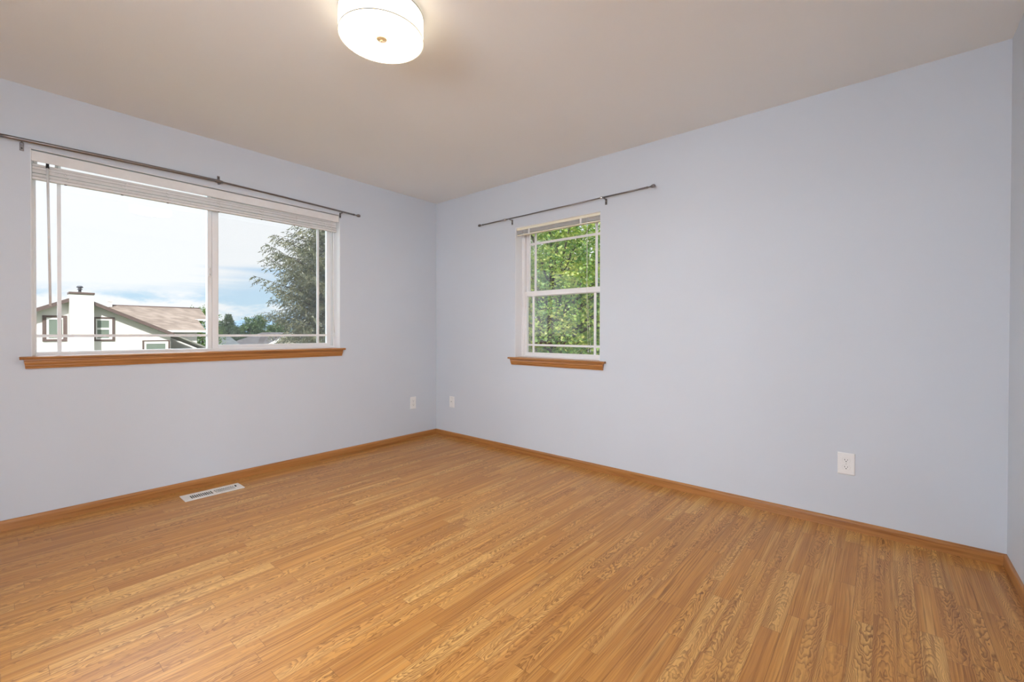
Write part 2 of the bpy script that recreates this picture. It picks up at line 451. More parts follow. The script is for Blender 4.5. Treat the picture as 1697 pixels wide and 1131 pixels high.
def sill(parent, a0, a1, ztop, fn, m_, inner0, inner1, depth):
    # stool: rounded nose, runs back into the opening
    st = [(0.0, 0.0), (-0.030, 0.0), (-0.036, -0.003), (-0.038, -0.008), (-0.036, -0.013), (-0.031, -0.016), (0.0, -0.016)]
    bm = prism(nb(), [(p, ztop + q) for p, q in st], a0, a1, fn)
    prism(bm, [(0.0, ztop - 0.016), (0.0, ztop), (depth, ztop), (depth, ztop - 0.016)], inner0, inner1, fn)
    s = obj('window_sill', bm, m_, parent, label='honey oak stool and apron')
    zt = ztop - 0.016
    ap = [(0, 0), (-0.024, 0), (-0.0245, -0.006), (-0.020, -0.011), (-0.0215, -0.018), (-0.0195, -0.026), (-0.0165, -0.032), (-0.0165, -0.037), (-0.0125, -0.043), (-0.011, -0.052), (0, -0.052)]
    bm = prism(nb(), [(p, zt + q) for p, q in ap], a0 + 0.016, a1 - 0.016, fn, shift=lambda p, q: (zt - q) * 0.12)
    obj('apron', bm, m_, s)


# --- the wide sliding window
w1 = thing('window_1', 'wide white sliding window above the floor register', 'window', (-1.99, 0.10, OA[2]), kind='structure')
bm = nb()
box(bm, OA[0] - 0.001, OA[0] + 0.004, 0.003, 0.10, OA[2], OA[3]); box(bm, OA[1] - 0.004, OA[1] + 0.001, 0.003, 0.10, OA[2], OA[3]); box(bm, OA[0], OA[1], 0.003, 0.10, OA[3] - 0.004, OA[3] + 0.001)
obj('jamb', bm, M_JAMB, w1)
a0, a1, z0, z1 = OA
bm = frame_ring(nb(), a0, a1, z0, z1, 0.020, 0.012, 0.020, 0.014, 0.100, 0.165, bA)
box(bm, -2.036, -2.010, 0.104, 0.150, z0 + 0.018, z1 - 0.012, 0.002)     # fixed pane's meeting stile
obj('window_frame', bm, M_WHITE, w1)
bm = frame_ring(nb(), a0 + 0.019, -2.030, z0 + 0.016, z1 - 0.010, 0.007, 0.004, 0.007, 0.006, 0.118, 0.145, bA, 0.001)
fx = obj('fixed_light', bm, M_WHITE, w1)
obj('glass', pane(nb(), a0 + 0.024, -2.032, 0.132, z0 + 0.020, z1 - 0.013, lambda a, d, z: (a, d, z)), M_GLASS, fx)
bm = nb(); box(bm, -2.791, -2.773, 0.128, 0.136, z0 + 0.02, z1 - 0.013); box(bm, a0 + 0.024, -2.036, 0.1287, 0.1353, 1.045, 1.062)
obj('muntin', bm, M_WHITE, fx)
bm = frame_ring(nb(), -2.008, -1.110, z0 + 0.016, z1 - 0.012, 0.042, 0.034, 0.030, 0.050, 0.108, 0.140, bA, 0.003)
sl = obj('sliding_sash', bm, M_WHITE, w1)
obj('glass', pane(nb(), -1.970, -1.142, 0.124, z0 + 0.040, z1 - 0.058, lambda a, d, z: (a, d, z)), M_GLASS, sl)
bm = nb(); box(bm, -1.227, -1.209, 0.120, 0.128, z0 + 0.04, z1 - 0.06); box(bm, -1.968, -1.142, 0.1207, 0.1273, 1.043, 1.060)
obj('muntin', bm, M_WHITE, sl)
bm = frame_ring(nb(), -1.108, -1.092, z0 + 0.02, z1 - 0.014, 0.004, 0.004, 0.004, 0.004, 0.112, 0.150, bA, 0.001)
obj('track', bm, M_WHITE, w1)
obj('insect_screen', pane(nb(), -2.000, -1.110, 0.158, z0 + 0.02, z1 - 0.014, lambda a, d, z: (a, d, z)), M_SCREEN, w1)
bm = nb(); box(bm, -2.030, -2.013, 0.094, 0.104, 1.476, 1.556, 0.003)
bm2 = tube(bm, [(-2.022, 0.094, 1.540), (-2.030, 0.082, 1.528), (-2.033, 0.078, 1.515), (-2.030, 0.080, 1.500), (-2.022, 0.092, 1.490)], 0.0045, 8)
obj('latch', bm, M_WHITE, w1)
sill(w1, -2.946, -1.046, OA[2] + 0.002, lambda t, p, q: (t, p, q), M_OAKX, OA[0], OA[1], 0.10)

# --- the narrow double hung window
w2 = thing('window_2', 'narrow white double-hung window with maple leaves outside', 'window', (0.10, -1.518, OB[2]), kind='structure')
a0, a1, z0, z1 = OB
bm = nb()
box(bm, 0.003, 0.10, a0 - 0.001, a0 + 0.004, z0, z1); box(bm, 0.003, 0.10, a1 - 0.004, a1 + 0.001, z0, z1); box(bm, 0.003, 0.10, a0, a1, z1 - 0.004, z1 + 0.001)
obj('jamb', bm, M_JAMB, w2)
bm = frame_ring(nb(), a0, a1, z0, z1, 0.030, 0.030, 0.018, 0.014, 0.100, 0.165, bB)
box(bm, 0.094, 0.102, a1 - 0.012, a1, z0, z1, 0.001); box(bm, 0.094, 0.102, a0, a0 + 0.012, z0, z1, 0.001)
obj('window_frame', bm, M_WHITE, w2)
us = obj('upper_sash', frame_ring(nb(), a0 + 0.028, a1 - 0.028, 1.405, z1 - 0.012, 0.030, 0.030, 0.036, 0.030, 0.134, 0.158, bB, 0.002), M_WHITE, w2)
obj('glass', pane(nb(), a0 + 0.055, a1 - 0.055, 0.146, 1.435, z1 - 0.04, lambda a, d, z: (d, a, z)), M_GLASS, us)
bm = nb()
for y in (-1.211, -1.835): box(bm, 0.142, 0.150, y - 0.010, y + 0.010, 1.438, z1 - 0.04)
box(bm, 0.1427, 0.1493, a0 + 0.056, a1 - 0.056, 1.875, 1.895)
obj('muntin', bm, M_WHITE, us)
ls_ = obj('lower_sash', frame_ring(nb(), a0 + 0.026, a1 - 0.026, z0 + 0.010, 1.452, 0.026, 0.026, 0.034, 0.044, 0.106, 0.132, bB, 0.002), M_WHITE, w2)
obj('glass', pane(nb(), a0 + 0.05, a1 - 0.05, 0.120, z0 + 0.04, 1.412, lambda a, d, z: (d, a, z)), M_GLASS, ls_)
bm = nb()
for y in (-1.209, -1.838): box(bm, 0.116, 0.124, y - 0.010, y + 0.010, z0 + 0.042, 1.41)
box(bm, 0.1167, 0.1233, a0 + 0.05, a1 - 0.05, 0.958, 0.976)
obj('muntin', bm, M_WHITE, ls_)
obj('insect_screen', pane(nb(), a0 + 0.028, a1 - 0.028, 0.162, z0 + 0.018, 1.43, lambda a, d, z: (d, a, z)), M_SCREEN, w2)
sill(w2, -2.001, -1.033, OB[2] + 0.002, lambda t, p, q: (p, t, q), M_OAKY, OB[0], OB[1], 0.10)

# ------------------------------------------------------------------ blinds
bl = thing('window_blind', 'wide white slatted blind pulled up to the top of the wide window', 'blind', (-1.99, 0.04, 2.10))
obj('valance', box(nb(), -2.897, -1.090, 0.000, 0.006, 2.033, 2.090, 0.0015), M_BLIND, bl)
bm = box(nb(), -2.892, -1.096, 0.018, 0.052, 2.052, 2.086, 0.002)
obj('headrail', bm, M_BLIND, bl)
lin = lambda x: (x + 2.893) / 1.79                                  # 0 left .. 1 right


def slat(bm, z, x0=-2.893, x1=-1.103, dz=0.012, y0=0.020, y1=0.046, crown=0.0016, th=0.0006):
    n = 4; rows = []
    for x in (x0, x1):
        zz = z + dz * lin(x)
        up = [bm.verts.new((x, y0 + (y1 - y0) * k / n, zz + crown * (1 - (2 * k / n - 1) ** 2) + th)) for k in range(n + 1)]
        dn = [bm.verts.new((x, y0 + (y1 - y0) * k / n, zz + crown * (1 - (2 * k / n - 1) ** 2) - th)) for k in range(n + 1)]
        rows.append(up + dn[::-1])
    n2 = len(rows[0])
    for k in range(n2): bm.faces.new((rows[0][k], rows[0][(k + 1) % n2], rows[1][(k + 1) % n2], rows[1][k]))
    bm.faces.new(rows[0][::-1]); bm.faces.new(rows[1])


random.seed(4)
bm = nb(); z = 1.9555
for k in range(20):
    slat(bm, z, y0=0.020 + random.uniform(-0.0012, 0.0012), y1=0.046, th=0.0013)
    z += {4: 0.0088, 10: 0.0046, 15: 0.0046}.get(k, 0.0030)
bmesh.ops.recalc_face_normals(bm, faces=bm.faces[:])
obj('slat_stack', bm, M_BLIND, bl)
bm = nb(); slat(bm, 1.9445, crown=0.0, th=0.0070)
bmesh.ops.recalc_face_normals(bm, faces=bm.faces[:])
br = obj('bottom_rail', bm, M_BLIND, bl)
for x in (-2.760, -2.510, -2.280, -1.985, -1.700, -1.455, -1.215):
    zz = 1.9375 + 0.012 * lin(x)
    obj('cord_button', lathe(nb(), [(0, -0.004), (0.006, -0.003), (0.007, 0.0)], (x, 0.033, zz), 'Z', 12), M_NICKEL, br)
    bm = nb()
    for q in range(5):
        xa = x + random.uniform(-0.012, 0.012); xb = xa + random.uniform(-0.022, 0.022)
        za = zz + 0.014 + 0.012 * q; zb = za + 0.012
        tube(bm, [(xa, 0.0165, za), ((xa + xb) / 2, 0.012, (za + zb) / 2), (xb, 0.0165, zb)], 0.0011, 6)
    obj('ladder_cord', bm, M_CORD, bl)
wd = obj('wand', tube(nb(), [(-2.834, 0.010, 2.012), (-2.826, 0.010, 1.226)], 0.0055, 8), M_BLIND, bl)
obj('wand_hook', tube(nb(), [(-2.834, 0.020, 2.056), (-2.8345, 0.012, 2.040), (-2.834, 0.010, 2.034), (-2.834, 0.010, 2.008)], [0.002, 0.003, 0.0066, 0.0072], 8), M_DARK, wd, label='black wand hook')
for x, a in ((-2.880, 0), (-2.797, 0)):
    bm = box(nb(), x - 0.007, x + 0.007, 0.026, 0.044, 2.030, 2.053); obj('clip', bm, M_SCREW, bl)
cd = obj('lift_cord', tube(nb(), [(-1.150, 0.014, 2.046), (-1.149, 0.013, 1.95), (-1.135, 0.030, 1.60), (-1.118, 0.040, 1.20), (-1.108, 0.045, 1.07)], 0.0022, 6), M_CORD, bl)
obj('tassel', lathe(nb(), [(0, 0.0), (0.003, -0.002), (0.007, -0.03), (0.006, -0.034), (0, -0.034)], (-1.108, 0.045, 1.074), 'Z', 12), M_BLIND, cd)

b2 = thing('window_blind', 'small blind with a cream headrail raised at the top of the narrow window', 'blind', (0.04, -1.518, 2.02))
bm = box(nb(), 0.016, 0.046, -1.944, -1.094, 1.996, 2.0195, 0.0015)
obj('headrail', bm, M_CREAM, b2, label='cream headrail')


def slatB(bm, z, y0=-1.942, y1=-1.097, x0=0.018, x1=0.043, crown=0.0015, th=0.0005):
    n = 4; rows = []
    for y in (y0, y1):
        up = [bm.verts.new((x0 + (x1 - x0) * k / n, y, z + crown * (1 - (2 * k / n - 1) ** 2) + th)) for k in range(n + 1)]
        dn = [bm.verts.new((x0 + (x1 - x0) * k / n, y, z + crown * (1 - (2 * k / n - 1) ** 2) - th)) for k in range(n + 1)]
        rows.append(up + dn[::-1])
    n2 = len(rows[0])
    for k in range(n2): bm.faces.new((rows[0][k], rows[0][(k + 1) % n2], rows[1][(k + 1) % n2], rows[1][k]))
    bm.faces.new(rows[0][::-1]); bm.faces.new(rows[1])


bm = nb()
for k in range(15): slatB(bm, 1.9625 + 0.0021 * k + (0.002 if k > 9 else 0), x0=0.018 + random.uniform(-0.001, 0.001))
bmesh.ops.recalc_face_normals(bm, faces=bm.faces[:])
obj('slat_stack', bm, M_BLIND, b2)
obj('bottom_rail', box(nb(), 0.017, 0.044, -1.942, -1.097, 1.950, 1.9585, 0.001), M_CREAM, b2)
for y in (-1.235, -1.762):
    obj('ladder_clip', box(nb(), 0.0135, 0.0165, y - 0.010, y + 0.010, 1.950, 1.998, 0.0008), M_BLIND, b2)
for y, yb in ((-1.822, -1.838), (-1.828, -1.860)):
    c = obj('lift_cord', tube(nb(), [(0.011, y, 2.0), (0.010, y, 1.4), (0.012, yb, 0.945)], 0.0013, 6), M_CORD, b2)
    obj('tassel', lathe(nb(), [(0, 0.0), (0.002, -0.002), (0.0045, -0.02), (0, -0.022)], (0.012, yb, 0.945), 'Z', 10), M_BLIND, c)
obj('wand', tube(nb(), [(0.012, -1.172, 1.996), (0.012, -1.168, 1.30)], 0.0022, 8), M_BLIND, b2)


# ------------------------------------------------------------------ curtain rods
def finial(bm, c, axis, sgn, r):
    p = [(r * 0.75, -0.012), (r * 1.25, -0.010), (r * 1.25, -0.002), (r * 0.7, 0.0), (r * 0.62, 0.012), (r * 0.9, 0.020), (r * 1.6, 0.027), (r * 1.95, 0.036), (r * 1.85, 0.046), (r * 1.2, 0.053), (0, 0.055)]
    return lathe(bm, [(a, sgn * h) for a, h in p], c, axis, 20)


r1_ = thing('curtain_rod', 'long bare grey metal curtain rod above the wide window', 'curtain rod', (-2.0, -0.03, 2.12))
zr = lambda x: 2.142 - 0.018 * abs((x + 2.0) / 0.93) ** 1.4
xs = [-3.05 + 1.05 * k / 12 for k in range(13)]
obj('rod', tube(nb(), [(x, -0.036, zr(x) + 0.002) for x in xs], 0.0100, 12), M_NICKEL, r1_)
xs = [-2.04 + 1.080 * k / 12 for k in range(13)]
obj('rod', tube(nb(), [(x, -0.036, zr(x)) for x in xs], 0.0066, 12), M_NICKEL, r1_)
obj('collar', lathe(nb(), [(0.0066, 0.016), (0.0095, 0.014), (0.0105, 0.0), (0.0105, -0.03), (0.0102, -0.032)], (-1.995, -0.036, zr(-1.995)), 'X', 16), M_NICKEL, r1_)
obj('finial', finial(nb(), (-0.962, -0.036, zr(-0.962)), 'X', 1, 0.0066), M_NICKEL, r1_)
obj('finial', finial(nb(), (-3.05, -0.036, zr(-3.05) + 0.002), 'X', -1, 0.0066), M_NICKEL, r1_)


def bracket(parent, fn, zc, low, r):
    """fn(s, d, z): s along the wall, d out from the wall"""
    bm = nb()
    def bx(s0, s1, d0, d1, z0, z1, bev=0.001):
        p, q = fn(s0, d0, z0), fn(s1, d1, z1); box(bm, p[0], q[0], p[1], q[1], p[2], q[2], bev)
    z0, z1 = (zc - 0.050, zc - 0.006) if low else (zc + 0.000, zc + 0.048)
    bx(-0.0085, 0.0085, 0.0, 0.003, z0, z1)
    zz = zc - r - 0.006
    bx(-0.006, 0.006, 0.002, 0.036, zz, zz + 0.005) if low else bx(-0.006, 0.006, 0.002, 0.036, zc - r - 0.006, zc - r - 0.001)
    if not low: bx(-0.006, 0.006, 0.0, 0.004, zc - r - 0.006, zc + 0.004)
    else: bx(-0.006, 0.006, 0.0, 0.004, zz - 0.004, zz + 0.006)
    pts = [fn(0, 0.036 + (r + 0.0015) * math.cos(t), zc + (r + 0.0015) * math.sin(t)) for t in [PI + PI * k / 8 for k in range(9)]]
    tube(bm, pts, 0.0025, 6)
    b = obj('bracket', bm, M_NICKEL, parent)
    zs = z0 + 0.014 if low else z1 - 0.014
    p = fn(0, 0.003, zs); q = fn(0, 0.0055, zs)
    obj('screw', tube(nb(), [p, q], 0.0042, 10), M_DARK, b)


for x, low in ((-2.932, True), (-1.996, False), (-1.079, True)):
    bracket(r1_, lambda s, d, z, x=x: (x + s, -d, z), zr(x), low, 0.0102 if x < -2 else 0.0066)

r2_ = thing('curtain_rod', 'short bare metal curtain rod above the narrow window', 'curtain rod', (-0.03, -1.54, 2.10))
zq = lambda y: 2.0995 - 0.0079 * (y + 0.7)
obj('rod', tube(nb(), [(-0.036, y, zq(y)) for y in (-0.712, -1.03)], 0.0058, 12), M_NICKEL, r2_)
obj('rod', tube(nb(), [(-0.036, y, zq(y)) for y in (-1.0, -1.5, -2.01)], 0.0048, 12), M_NICKEL, r2_)
obj('rod', tube(nb(), [(-0.036, y, zq(y)) for y in (-1.98, -2.350)], 0.0058, 12), M_NICKEL, r2_)
for y in (-0.999, -1.975):
    obj('collar', lathe(nb(), [(0.0055, -0.010), (0.0095, -0.008), (0.0105, 0.0), (0.0095, 0.008), (0.0055, 0.010)], (-0.036, y, zq(y)), 'Y', 16), M_NICKEL_BRIGHT, r2_)
obj('finial', finial(nb(), (-0.036, -0.715, zq(-0.715)), 'Y', 1, 0.0060), M_NICKEL, r2_)
obj('finial', finial(nb(), (-0.036, -2.345, zq(-2.345)), 'Y', -1, 0.0060), M_NICKEL, r2_)
for y in (-1.056, -1.998):
    bracket(r2_, lambda s, d, z, y=y: (-d, y + s, z), zq(y), True, 0.0058)


# ------------------------------------------------------------------ outlets and jack (built facing -y at the origin, then placed)
def plate_bm(w, h, d=0.0055):
    bm = nb()
    lv = [(0, 0.0), (0.0, 0.0022), (0.0022, 0.0045), (0.005, d)]
    rings = []
    for ins, dep in lv:
        a, b_ = w / 2 - ins, h / 2 - ins
        rings.append([bm.verts.new((x, -dep, z)) for x, z in ((-a, -b_), (a, -b_), (a, b_), (-a, b_))])
    for r, s in zip(rings, rings[1:]):
        for k in range(4): bm.faces.new((r[k], r[(k + 1) % 4], s[(k + 1) % 4], s[k]))
    bm.faces.new(rings[0][::-1]); bm.faces.new(rings[-1])
    bmesh.ops.recalc_face_normals(bm, faces=bm.faces[:])
    return bm


def outlet(label, w, h, group=None):
    t = thing('electrical_outlet', label, 'outlet', (0, 0, 0), group)
    p = obj('wall_plate', plate_bm(w, h), M_PLATE, t)
    for s in (1, -1):
        zc = s * 0.0195
        prof = []
        for k in range(24):
            a = 2 * PI * k / 24; x = 0.0172 * math.cos(a); z = max(-0.0118, min(0.0118, 0.0172 * math.sin(a))); prof.append((x, zc + z))
        bm = prism(nb(), prof, -0.0054, -0.0072, lambda tt, a, b_: (a, tt, b_))
        rc = obj('receptacle', bm, M_PLATE, t)
        bm = nb()
        box(bm, -0.0075, -0.0052, -0.0075, -0.0070, zc - 0.0005, zc + 0.0070); box(bm, 0.0052, 0.0075, -0.0075, -0.0070, zc + 0.0005, zc + 0.0065)
        lathe(bm, [(0, -0.0075), (0.0026, -0.0075), (0.0026, -0.0070)], (0, 0, zc - 0.0062), 'Y', 12)
        obj('slot', bm, M_DARK, rc)
        # grey rim painted in as the shadow gap around the receptacle face
        ring = [(a * 1.045, zc + (b_ - zc) * 1.06) for a, b_ in prof]
        obj('shadow_gap_rim', prism(nb(), ring, -0.0052, -0.0059, lambda tt, a, b_: (a, tt, b_)), M_SCREW, rc)
    obj('screw', lathe(nb(), [(0, -0.0072), (0.0024, -0.0068), (0.003, -0.0054)], (0, 0, 0), 'Y', 12), M_SCREW, t)
    return t


o1 = outlet('small white duplex outlet below the right end of the wide window', 0.069, 0.122)
o1.location = (-0.300, 0.0, 0.365)
o2 = outlet('white duplex outlet low on the right wall, nearest to the camera', 0.077, 0.119)
o2.location = (0.0, -3.475, 0.361); o2.rotation_euler = (0, 0, -PI / 2)
o3 = thing('wall_jack', 'white single jack plate on the right wall beside the corner', 'jack', (0, 0, 0))
obj('wall_plate', plate_bm(0.070, 0.112), M_PLATE, o3)
obj('socket', lathe(nb(), [(0, -0.0058), (0.0030, -0.0058), (0.0030, -0.012), (0.0046, -0.012), (0.0050, -0.0054)], (0, 0, 0.004), 'Y', 14), M_SCREW, o3)
obj('socket_hole', lathe(nb(), [(0, -0.0115), (0.0030, -0.0115), (0.0030, -0.0060)], (0, 0, 0.004), 'Y', 12), M_DARK, o3)
for s in (1, -1): obj('screw', lathe(nb(), [(0, -0.0072), (0.0022, -0.0068), (0.0028, -0.0054)], (0, 0, s * 0.042), 'Y', 12), M_SCREW, o3)
o3.location = (0.0, -0.249, 0.365); o3.rotation_euler = (0, 0, -PI / 2)

# ------------------------------------------------------------------ floor register
vt = thing('floor_register', 'white slotted floor register lying by the baseboard under the wide window', 'vent', (-2.087, -0.193, 0))
ox0, ox1, oy0, oy1 = -2.257, -1.917, -0.262, -0.126
bm = nb()
xs0, xs1 = -2.214, -1.948
sl_x = [(-2.214 + k * 0.0113, -2.214 + k * 0.0113 + 0.0087) for k in range(11)] + [(-2.078 + k * 0.0108, -2.078 + k * 0.0108 + 0.0066) for k in range(11)]
ya, yb = -0.232, -0.160
ZT = 0.0045
box(bm, ox0, ox1, oy0, ya, 0.0, ZT, 0.001); box(bm, ox0, ox1, yb, oy1, 0.0, ZT, 0.001)
edges = [ox0] + [v for s in sl_x for v in s] + [ox1]
for a, b_ in zip(edges[0::2], edges[1::2]):
    box(bm, a, b_, ya, yb, 0.0, ZT)
obj('grille', bm, M_VENT, vt)
bm = nb()
for k, (a, b_) in enumerate(sl_x):
    mx = (a + b_) / 2; tilt = -0.0050 if k >= 11 else 0.0046
    vs = [bm.verts.new(p) for p in ((mx - tilt, ya, -0.003), (mx - tilt, yb, -0.003), (mx + tilt, yb, -0.016), (mx + tilt, ya, -0.016))]
    f = bm.faces.new(vs)
    t2 = [bm.verts.new(v.co + Vector((0.001, 0, 0))) for v in vs]; bm.faces.new(t2[::-1])
    for q in range(4): bm.faces.new((vs[q], vs[(q + 1) % 4], t2[(q + 1) % 4], t2[q]))
bmesh.ops.recalc_face_normals(bm, faces=bm.faces[:])
obj('louver', bm, M_VENT, vt)
bm = nb()
box(bm, VX0, VX1, VY0, VY1, -0.115, -0.110); box(bm, VX0, VX0 + 0.002, VY0, VY1, -0.115, -0.001); box(bm, VX1 - 0.002, VX1, VY0, VY1, -0.115, -0.001)
box(bm, VX0, VX1, VY0, VY0 + 0.002, -0.115, -0.001); box(bm, VX0, VX1, VY1 - 0.002, VY1, -0.115, -0.001)
obj('duct', bm, M_DARK, vt)
obj('damper_lever', box(nb(), -1.9555, -1.9490, -0.200, -0.178, 0.002, 0.010, 0.001), M_DARK, vt, label='dark damper lever')

# ------------------------------------------------------------------ ceiling lamp
LC = Vector((-1.967, -1.995, 0))


def emis(name, col, strength, base=(0.9, 0.88, 0.84)):
    mm, nt, b = mat(name)
    b.inputs['Base Color'].default_value = (*base, 1); b.inputs['Roughness'].default_value = 0.6
    n = nt.noise(nt.node('ShaderNodeTexCoord').outputs['Object'], 120, 2)
    nt.sock(b.inputs['Emission Color'], nt.mix(nt.rng(n, 0.3, 0.7, 0, 0.03), col, (1, 1, 1)))
    b.inputs['Emission Strength'].default_value = strength
    return mm


LAMP_COL = (1.0, 0.87, 0.70)
M_DIFF = emis('lamp_diffuser', LAMP_COL, 48.0)
M_SHADE = emis('lamp_shade', (1.0, 0.82, 0.58), 2.6)
M_TRIM = plain('shade_trim', (0.10, 0.095, 0.085), 0.7)
M_BRASS = plain('satin_brass', (0.36, 0.26, 0.14), 0.5, 0.2)
lp = thing('ceiling_lamp', 'white drum flush-mount ceiling lamp, lit', 'lamp', (LC.x, LC.y, H))
R, ZB, ZS = 0.173, 2.325, 2.424
obj('lamp_shade', lathe(nb(), [(R - 0.004, ZB), (R, ZB), (R, ZS), (R - 0.004, ZS), (R - 0.004, ZB)], (LC.x, LC.y, 0), 'Z', 72), M_SHADE, lp)
obj('diffuser', lathe(nb(), [(0, ZB + 0.001), (R - 0.006, ZB + 0.001), (R - 0.0045, ZB + 0.006), (0, ZB + 0.006)], (LC.x, LC.y, 0), 'Z', 72, False), M_DIFF, lp)
for z in (ZB + 0.0015, ZS - 0.0045):
    obj('trim_ring', lathe(nb(), [(R - 0.001, z), (R + 0.0012, z), (R + 0.0012, z + 0.003), (R - 0.001, z + 0.003)], (LC.x, LC.y, 0), 'Z', 72), M_TRIM, lp)
obj('light_block_pan', lathe(nb(), [(0, ZS - 0.001), (R - 0.0045, ZS - 0.001), (R - 0.0045, ZS - 0.004), (0, ZS - 0.004)], (LC.x, LC.y, 0), 'Z', 72, False), M_WHITE, lp)  # unseen lid added to keep the diffuser's glow off the ceiling
obj('canopy', lathe(nb(), [(0, H), (0.075, H), (0.072, H - 0.022), (0, H - 0.024)], (LC.x, LC.y, 0), 'Z', 40), M_BRASS, lp)
obj('stem', lathe(nb(), [(0.006, H - 0.02), (0.006, ZB)], (LC.x, LC.y, 0), 'Z', 12), M_BRASS, lp)
obj('finial_knob', lathe(nb(), [(0.0, ZB - 0.011), (0.004, ZB - 0.0105), (0.0055, ZB - 0.008), (0.006, ZB - 0.006), (0.0215, ZB - 0.0045), (0.0230, ZB - 0.002), (0.0230, ZB + 0.0015)], (LC.x, LC.y, 0), 'Z', 28), M_BRASS, lp, label='satin brass knob')

# ------------------------------------------------------------------ added unseen hallway behind the camera; its glowing panels fill the room
HX0, HX1, HY0, HY1 = X0 - T - 1.4, -1.6, Y0 - T - 1.5, -1.2
M_HALL = paint('hall_paint', (0.80, 0.80, 0.80))
bm = nb()
box(bm, HX0 - 0.1, HX1 + 0.1, HY0 - 0.1, HY0, 0, H); box(bm, HX0 - 0.1, HX0, HY0, HY1, 0, H)
box(bm, HX1, HX1 + 0.1, HY0, Y0 - T, 0, H); box(bm, HX0 - 0.1, X0 - T, HY1, HY1 + 0.1, 0, H)
obj('wall_hall', bm, M_HALL, label='plain white walls of the added hallway behind the camera', cat='wall', kind='structure')
for nm, mm_, z0, z1, lb in (('floor_hall', M_FLOOR, -0.12, 0.0, 'floor of the added hallway behind the camera'), ('ceiling_hall', M_HALL, H, H + 0.15, 'ceiling of the added hallway behind the camera')):
    bm = nb(); box(bm, HX0 - 0.1, HX1 + 0.1, HY0 - 0.1, Y0 - T, z0, z1); box(bm, HX0 - 0.1, X0 - T, Y0 - T, HY1 + 0.1, z0, z1)
    obj(nm, bm, mm_, label=lb, cat=nm.split('_')[0], kind='structure')
M_PANEL = emis('fill_panel_glow', FILL_COL, FILL_E)  # glowing surface added as unseen fill light for the room
w3 = thing('fill_panel_1', 'added glowing fill panel in the hallway behind the camera', 'window', (-3.9, HY0, 0.9), kind='structure')
obj('glowing_pane', box(nb(), -5.00, -2.80, HY0 + 0.012, HY0 + 0.018, 0.95, 2.20), M_PANEL, w3)
obj('window_frame', frame_ring(nb(), -5.08, -2.72, 0.87, 2.28, 0.085, 0.085, 0.085, 0.085, HY0 + 0.001, HY0 + 0.03, bA), M_WHITE, w3)  # rim around the added fill panel
w4 = thing('fill_panel_2', 'added glowing fill panel in the hallway left of the camera', 'window', (HX0, -2.8, 0.9), kind='structure')
obj('glowing_pane', box(nb(), HX0 + 0.012, HX0 + 0.018, -4.00, -1.60, 0.95, 2.20), M_PANEL, w4)
obj('window_frame', frame_ring(nb(), -4.08, -1.52, 0.87, 2.28, 0.085, 0.085, 0.085, 0.085, HX0 + 0.001, HX0 + 0.03, bB), M_WHITE, w4)  # rim around the second added panel
bm = nb()
for x0, x1 in ((DX0 - 0.09, DX0), (DX1, DX1 + 0.09)): box(bm, x0, x1, Y0, Y0 + 0.016, 0, DZ + 0.09, 0.003)
box(bm, DX0, DX1, Y0, Y0 + 0.016, DZ, DZ + 0.09, 0.003)
obj('trim_1', bm, M_OAKX, label='oak casing around the added hallway opening behind the camera', cat='trim', kind='structure')
bm = nb()
for y0, y1 in ((DY0 - 0.09, DY0), (DY1, DY1 + 0.09)): box(bm, X0, X0 + 0.016, y0, y1, 0, DZ + 0.09, 0.003)
box(bm, X0, X0 + 0.016, DY0, DY1, DZ, DZ + 0.09, 0.003)
obj('trim_2', bm, M_OAKY, label='oak casing around the added hallway opening left of the camera', cat='trim', kind='structure')

# ------------------------------------------------------------------ outside: ground, houses, trees
GZ = -2.95
K = 1.40                                                        # the neighbour's distances, scaled to true size


def hs(x, y, z): return tuple(CAM + K * (Vector((x, y, z)) - CAM))


def grass_mat():
    mm, nt, b = mat('grass')
    oc = nt.node('ShaderNodeTexCoord').outputs['Object']
    n = nt.noise(oc, 0.35, 5, 0.6); n2 = nt.noise(oc, 9.0, 3)
    c = nt.ramp(nt.math('ADD', nt.math('MULTIPLY', n, 0.7), nt.math('MULTIPLY', n2, 0.3)), [(0.35, (0.05, 0.07, 0.03)), (0.55, (0.11, 0.135, 0.065)), (0.75, (0.18, 0.185, 0.11))])
    nt.sock(b.inputs['Base Color'], c); b.inputs['Roughness'].default_value = 0.9
    return mm


bm = nb()
gv = [bm.verts.new(p) for p in ((-400, -200, GZ), (900, -200, GZ), (900, 1600, GZ), (-400, 1600, GZ))]; bm.faces.new(gv)
obj('ground', bm, grass_mat(), label='grassy ground outside below the windows', cat='ground', kind='structure')

# far mountain ridge, distance haze painted into its blue base colour
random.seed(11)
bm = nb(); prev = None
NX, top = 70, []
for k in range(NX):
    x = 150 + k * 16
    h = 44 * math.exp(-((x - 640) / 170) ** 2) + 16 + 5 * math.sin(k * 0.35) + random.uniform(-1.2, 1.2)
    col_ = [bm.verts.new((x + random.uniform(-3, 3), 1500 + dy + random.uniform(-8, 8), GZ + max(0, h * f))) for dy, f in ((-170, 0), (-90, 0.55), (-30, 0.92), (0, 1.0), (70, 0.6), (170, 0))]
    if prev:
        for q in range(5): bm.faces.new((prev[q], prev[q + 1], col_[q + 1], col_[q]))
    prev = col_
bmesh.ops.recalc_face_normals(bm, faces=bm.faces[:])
obj('mountain_ridge', bm, plain('haze_blue_ridge', (0.17, 0.28, 0.42), 0.95, vary=0.12, vscale=0.02), label='low haze-blue mountain ridge on the horizon behind the dark trees', cat='mountain', kind='structure')


